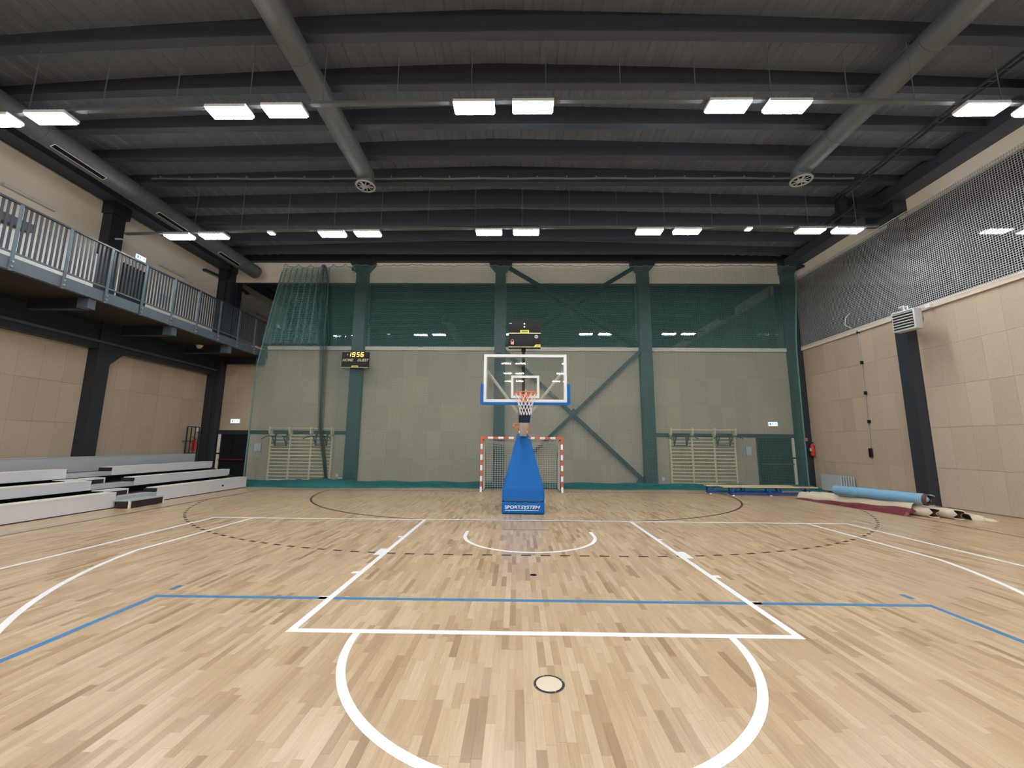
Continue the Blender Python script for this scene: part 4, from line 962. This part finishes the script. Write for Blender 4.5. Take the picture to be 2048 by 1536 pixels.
for d in (-.12, .0): part('pipe', MB().tube([(hl.x+d+.1, hl.y+.05, hl.z+.3), (hl.x+d+.1, hl.y+.05, hl.z+.5), (hl.x+d+.18, hl.y+.3, hl.z+.52), (XR-.3, hl.y+.5, hl.z+.52)], .02, 8), 'netwhite', t, True)
part('junction_box', MB().box(XR-.2, XR-.05, 2.25, 2.4, 6.12, 6.24), 'white', t)
t = thing('hand_control', 'thin hanging control cord with a black handset on the right wall', 'control cord', (XR-.08, 5.1, 1.4))
cz = [6.2, 5.2, 4.2, 3.2, 2.2, 1.75]
part('cord', MB().tube([(XR-.08, 5.06+.09*i/5, z) for i, z in enumerate(cz)], .012, 6), 'galv', t)
for z in (6.12, 4.93, 3.78, 2.72): part('clip', MB().box(XR-.1, XR-.03, 5.05, 5.12, z-.06, z+.06), 'black', t)
part('handset', MB().bbox(XR-.13, XR-.05, 5.1, 5.2, 1.42, 1.75, .015), 'black', t)

# ================================================================== FOLDED TABLES
for i in range(6):
    x = 12.12+i*.095; lean = .0
    t = thing('folded_table', 'grey folded table on edge by the right wall, %s from the court' % ['first', 'second', 'third', 'fourth', 'fifth', 'sixth'][i], 'table', (x, 6.4, 0), 'folded tables on edge against the right wall')
    y1 = 7.0 if i == 0 else 6.95+.02*(i % 3)
    part('table_top', MB().bbox(x, x+.045, 5.98, y1, .07, .70-.008*i, .012), 'tablegrey', t)
    part('leg', MB().tube([(x+.06, 6.15, .68), (x+.06, 6.1, .0)], .014, 8), 'galv', t); part('leg', MB().tube([(x+.06, 6.75, .68), (x+.06, 6.8, .0)], .014, 8), 'galv', t)
    part('apron', MB().box(x+.045, x+.07, 6.12, 6.8, .3, .34), 'galv', t)

# ================================================================== ROLLED CARPETS
def roll(name, lab, p0, p1, r0, r1, m, flat=1.0, pile='browncarpet', wob=.0, open_=.75, gap_ang=.0):
    p0 = Vector(p0); p1 = Vector(p1); d = (p1-p0); L_ = d.length; d.normalize(); s = d.cross(Vector((0, 0, 1))).normalized()
    t = thing(name, lab, 'carpet', (p0+p1)/2 - Vector((0, 0, ((p0+p1)/2).z)), 'rolled carpets by the right wall')
    rows = []; inn = []
    K = 14; n = 26
    for i in range(K+1):
        u = i/K; c = p0.lerp(p1, u); R0 = r0+(r1-r0)*u; row = []; ir = []
        for j in range(n):
            a = 2*math.pi*j/n
            rr = R0*(1+wob*math.sin(2*a+u*5)+wob*.6*math.sin(3*a-u*7))
            end = .06*math.sin(3*a+1)*(u == 1)
            row.append(c+s*(rr*math.cos(a))+Vector((0, 0, max(-c.z+.006, rr*math.sin(a)*flat)))+d*end*(wob > 0))
            ir.append(c+s*(rr*.84*math.cos(a))+Vector((0, 0, max(-c.z+.03, rr*.8*math.sin(a)*flat)))+d*end*(wob > 0)-d*.002)
        rows.append(row); inn.append(ir)
    part('outer_layer', MB().grid(rows, closed_v=True), m, t, True)
    part('rolled_edge', MB().grid([rows[-1], inn[-1]], closed_v=True).grid([rows[0], inn[0]], closed_v=True), m, t, False); part('rolled_pile', MB().grid([inn[0], inn[3]], closed_v=True), pile, t, True)
    part('rolled_pile', MB().grid([inn[-1], inn[-4]], closed_v=True), pile, t, True, 'brown pile showing at the open end')
    sp = [p1-d*.05+s*(r1*.72*(1-.55*k/20)*math.cos(k*.55))+Vector((0, 0, r1*flat*.66*(1-.55*k/20)*math.sin(k*.55))) for k in range(21)]
    mb = MB()
    mb.grid([[q, q-d*.5] for q in sp]); part('inner_coil', mb, pile, t, True)
    return t
roll('rolled_carpet', 'beige backed carpet roll with open end, left of the two rolls', (9.95, 4.5, .14), (10.50, .95, .125), .16, .155, 'beige', .8, wob=.03)
roll('rolled_carpet', 'beige backed carpet roll with open end, right of the two rolls', (10.33, 4.5, .13), (10.88, .72, .12), .165, .16, 'beige', .75, wob=.05)
br = roll('rolled_carpet', 'pale blue backed carpet roll lying on top of the beige rolls', (9.80, 3.25, .45), (10.49, 1.0, .435), .145, .15, 'bluecarpet', 1.0, wob=.015)
p0 = Vector((9.80, 3.25, .45)); p1 = Vector((10.49, 1.0, .435)); d = (p1-p0).normalized(); s = d.cross(Vector((0, 0, 1))).normalized()
for k, u in enumerate((.9, .92, .94)):
    c = p0.lerp(p1, u); part('stripe', MB().tube([c+s*(.152*math.cos(a))+Vector((0, 0, .152*math.sin(a))) for a in np.linspace(0, 2*math.pi, 25)[:-1]], .005, 5, closed=True), 'greyprint', br, True, 'pale stripe near the end')
c = p0.lerp(p1, .955); part('end_band', MB().tube([c, p1+d*.003], .1535, 26, cap=False), 'browncarpet', br, True, 'brown end band')
# big folded sheet: beige top, burgundy side
t = thing('folded_floor_cover', 'beige floor covering folded over its burgundy side on the floor', 'carpet', (9.7, 2.8, 0))
K = 40; top_r = []; side_r = []
for i in range(K+1):
    u = i/K
    a = Vector((9.37, 4.58, 0)).lerp(Vector((9.98, 1.22, 0)), u); a.x += .02*math.sin(u*17)
    h = .035+.16*u+.012*math.sin(u*23)
    out = .05+.18*math.sin(u*math.pi)*.5
    rd = a+Vector((.14+.12*u, .03, 0))
    side_r.append([(a.x-out*.1, a.y-.02*math.sin(u*31), .004), (a.x+.04, a.y, h*.22+.02*math.sin(u*40)), (a.x+.08+.02*math.sin(u*29), a.y, h*.6), (rd.x, rd.y, h), (rd.x+.03, rd.y, h+.004)])
    e = Vector((9.86, 4.62, 0)).lerp(Vector((10.28, 1.16, 0)), u); q = (1.05-.25*u)
    top_r.append([(rd.x-.015, rd.y, h), (rd.x-.01, rd.y, h+.06*q), (rd.x+.04, rd.y, h+.15*q), (rd.x+.10, rd.y, h+.19*q), (rd.x+.17, rd.y, h+.19*q), (max(rd.x+.2, e.x-.02), e.y, h+.12*q), (max(rd.x+.22, e.x), e.y, .03)])
part('burgundy_side', MB().grid(side_r), 'burgundy', t, True, 'wrinkled burgundy vinyl side'); part('beige_top', MB().grid(top_r), 'beige', t, True, 'beige upper side')
e0, e1 = side_r[0], side_r[-1]
part('end_flap', MB().grid([e1, [(x+.02, y-.04-.05*math.sin(k*1.3), max(.004, z-.03)) for k, (x, y, z) in enumerate(e1)], [(x+.09, y-.02, z*.6+.003) for x, y, z in e1]]), 'burgundy', t, True)
part('far_edge', MB().grid([e0, [(x+.1, y+.05, z) for x, y, z in e0], [(9.95, 4.75, .02+.05*k) for k in range(5)]]), 'burgundy', t, True)
# loose flat end of beige sheet
t = thing('beige_sheet', 'flat beige carpet sheet with wavy edge beside the right wall column', 'carpet', (11.3, 1.8, 0))
rows = []
for i in range(25):
    u = i/24; a = Vector((10.56, 4.4, 0)).lerp(Vector((11.08, .68, 0)), u); b = Vector((11.4, 4.3, 0)).lerp(Vector((11.62, .52, 0)), u); row = []
    for j in range(13):
        v = j/12; p = a.lerp(b, v); h = .36*(1-v)**1.4*(1-.6*u**3)+.012+.02*math.sin(v*9+u*4)*(1-v)+(.03*max(0, math.sin(v*19))*(u > .8)); row.append((p.x, p.y+(u > .97)*.06*math.sin(v*14), max(.006, h)))
    rows.append(row)
rows.append([(x, y-.03, z*.75) for x, y, z in rows[-1]]); rows.append([(x, y-.05-.02*math.sin(k*1.7), z*.3) for k, (x, y, z) in enumerate(rows[-2])]); rows.append([(x, y-.06-.03*math.sin(k*1.7), .004) for k, (x, y, z) in enumerate(rows[-3])])
low = [[(x, y, max(.002, z-.012)) for x, y, z in r] for r in rows]
mb = MB().grid(rows).grid(low).grid([rows[-1], low[-1]]).grid([rows[0], low[0]])
part('sheet', mb, 'beige', t, True)
t = None
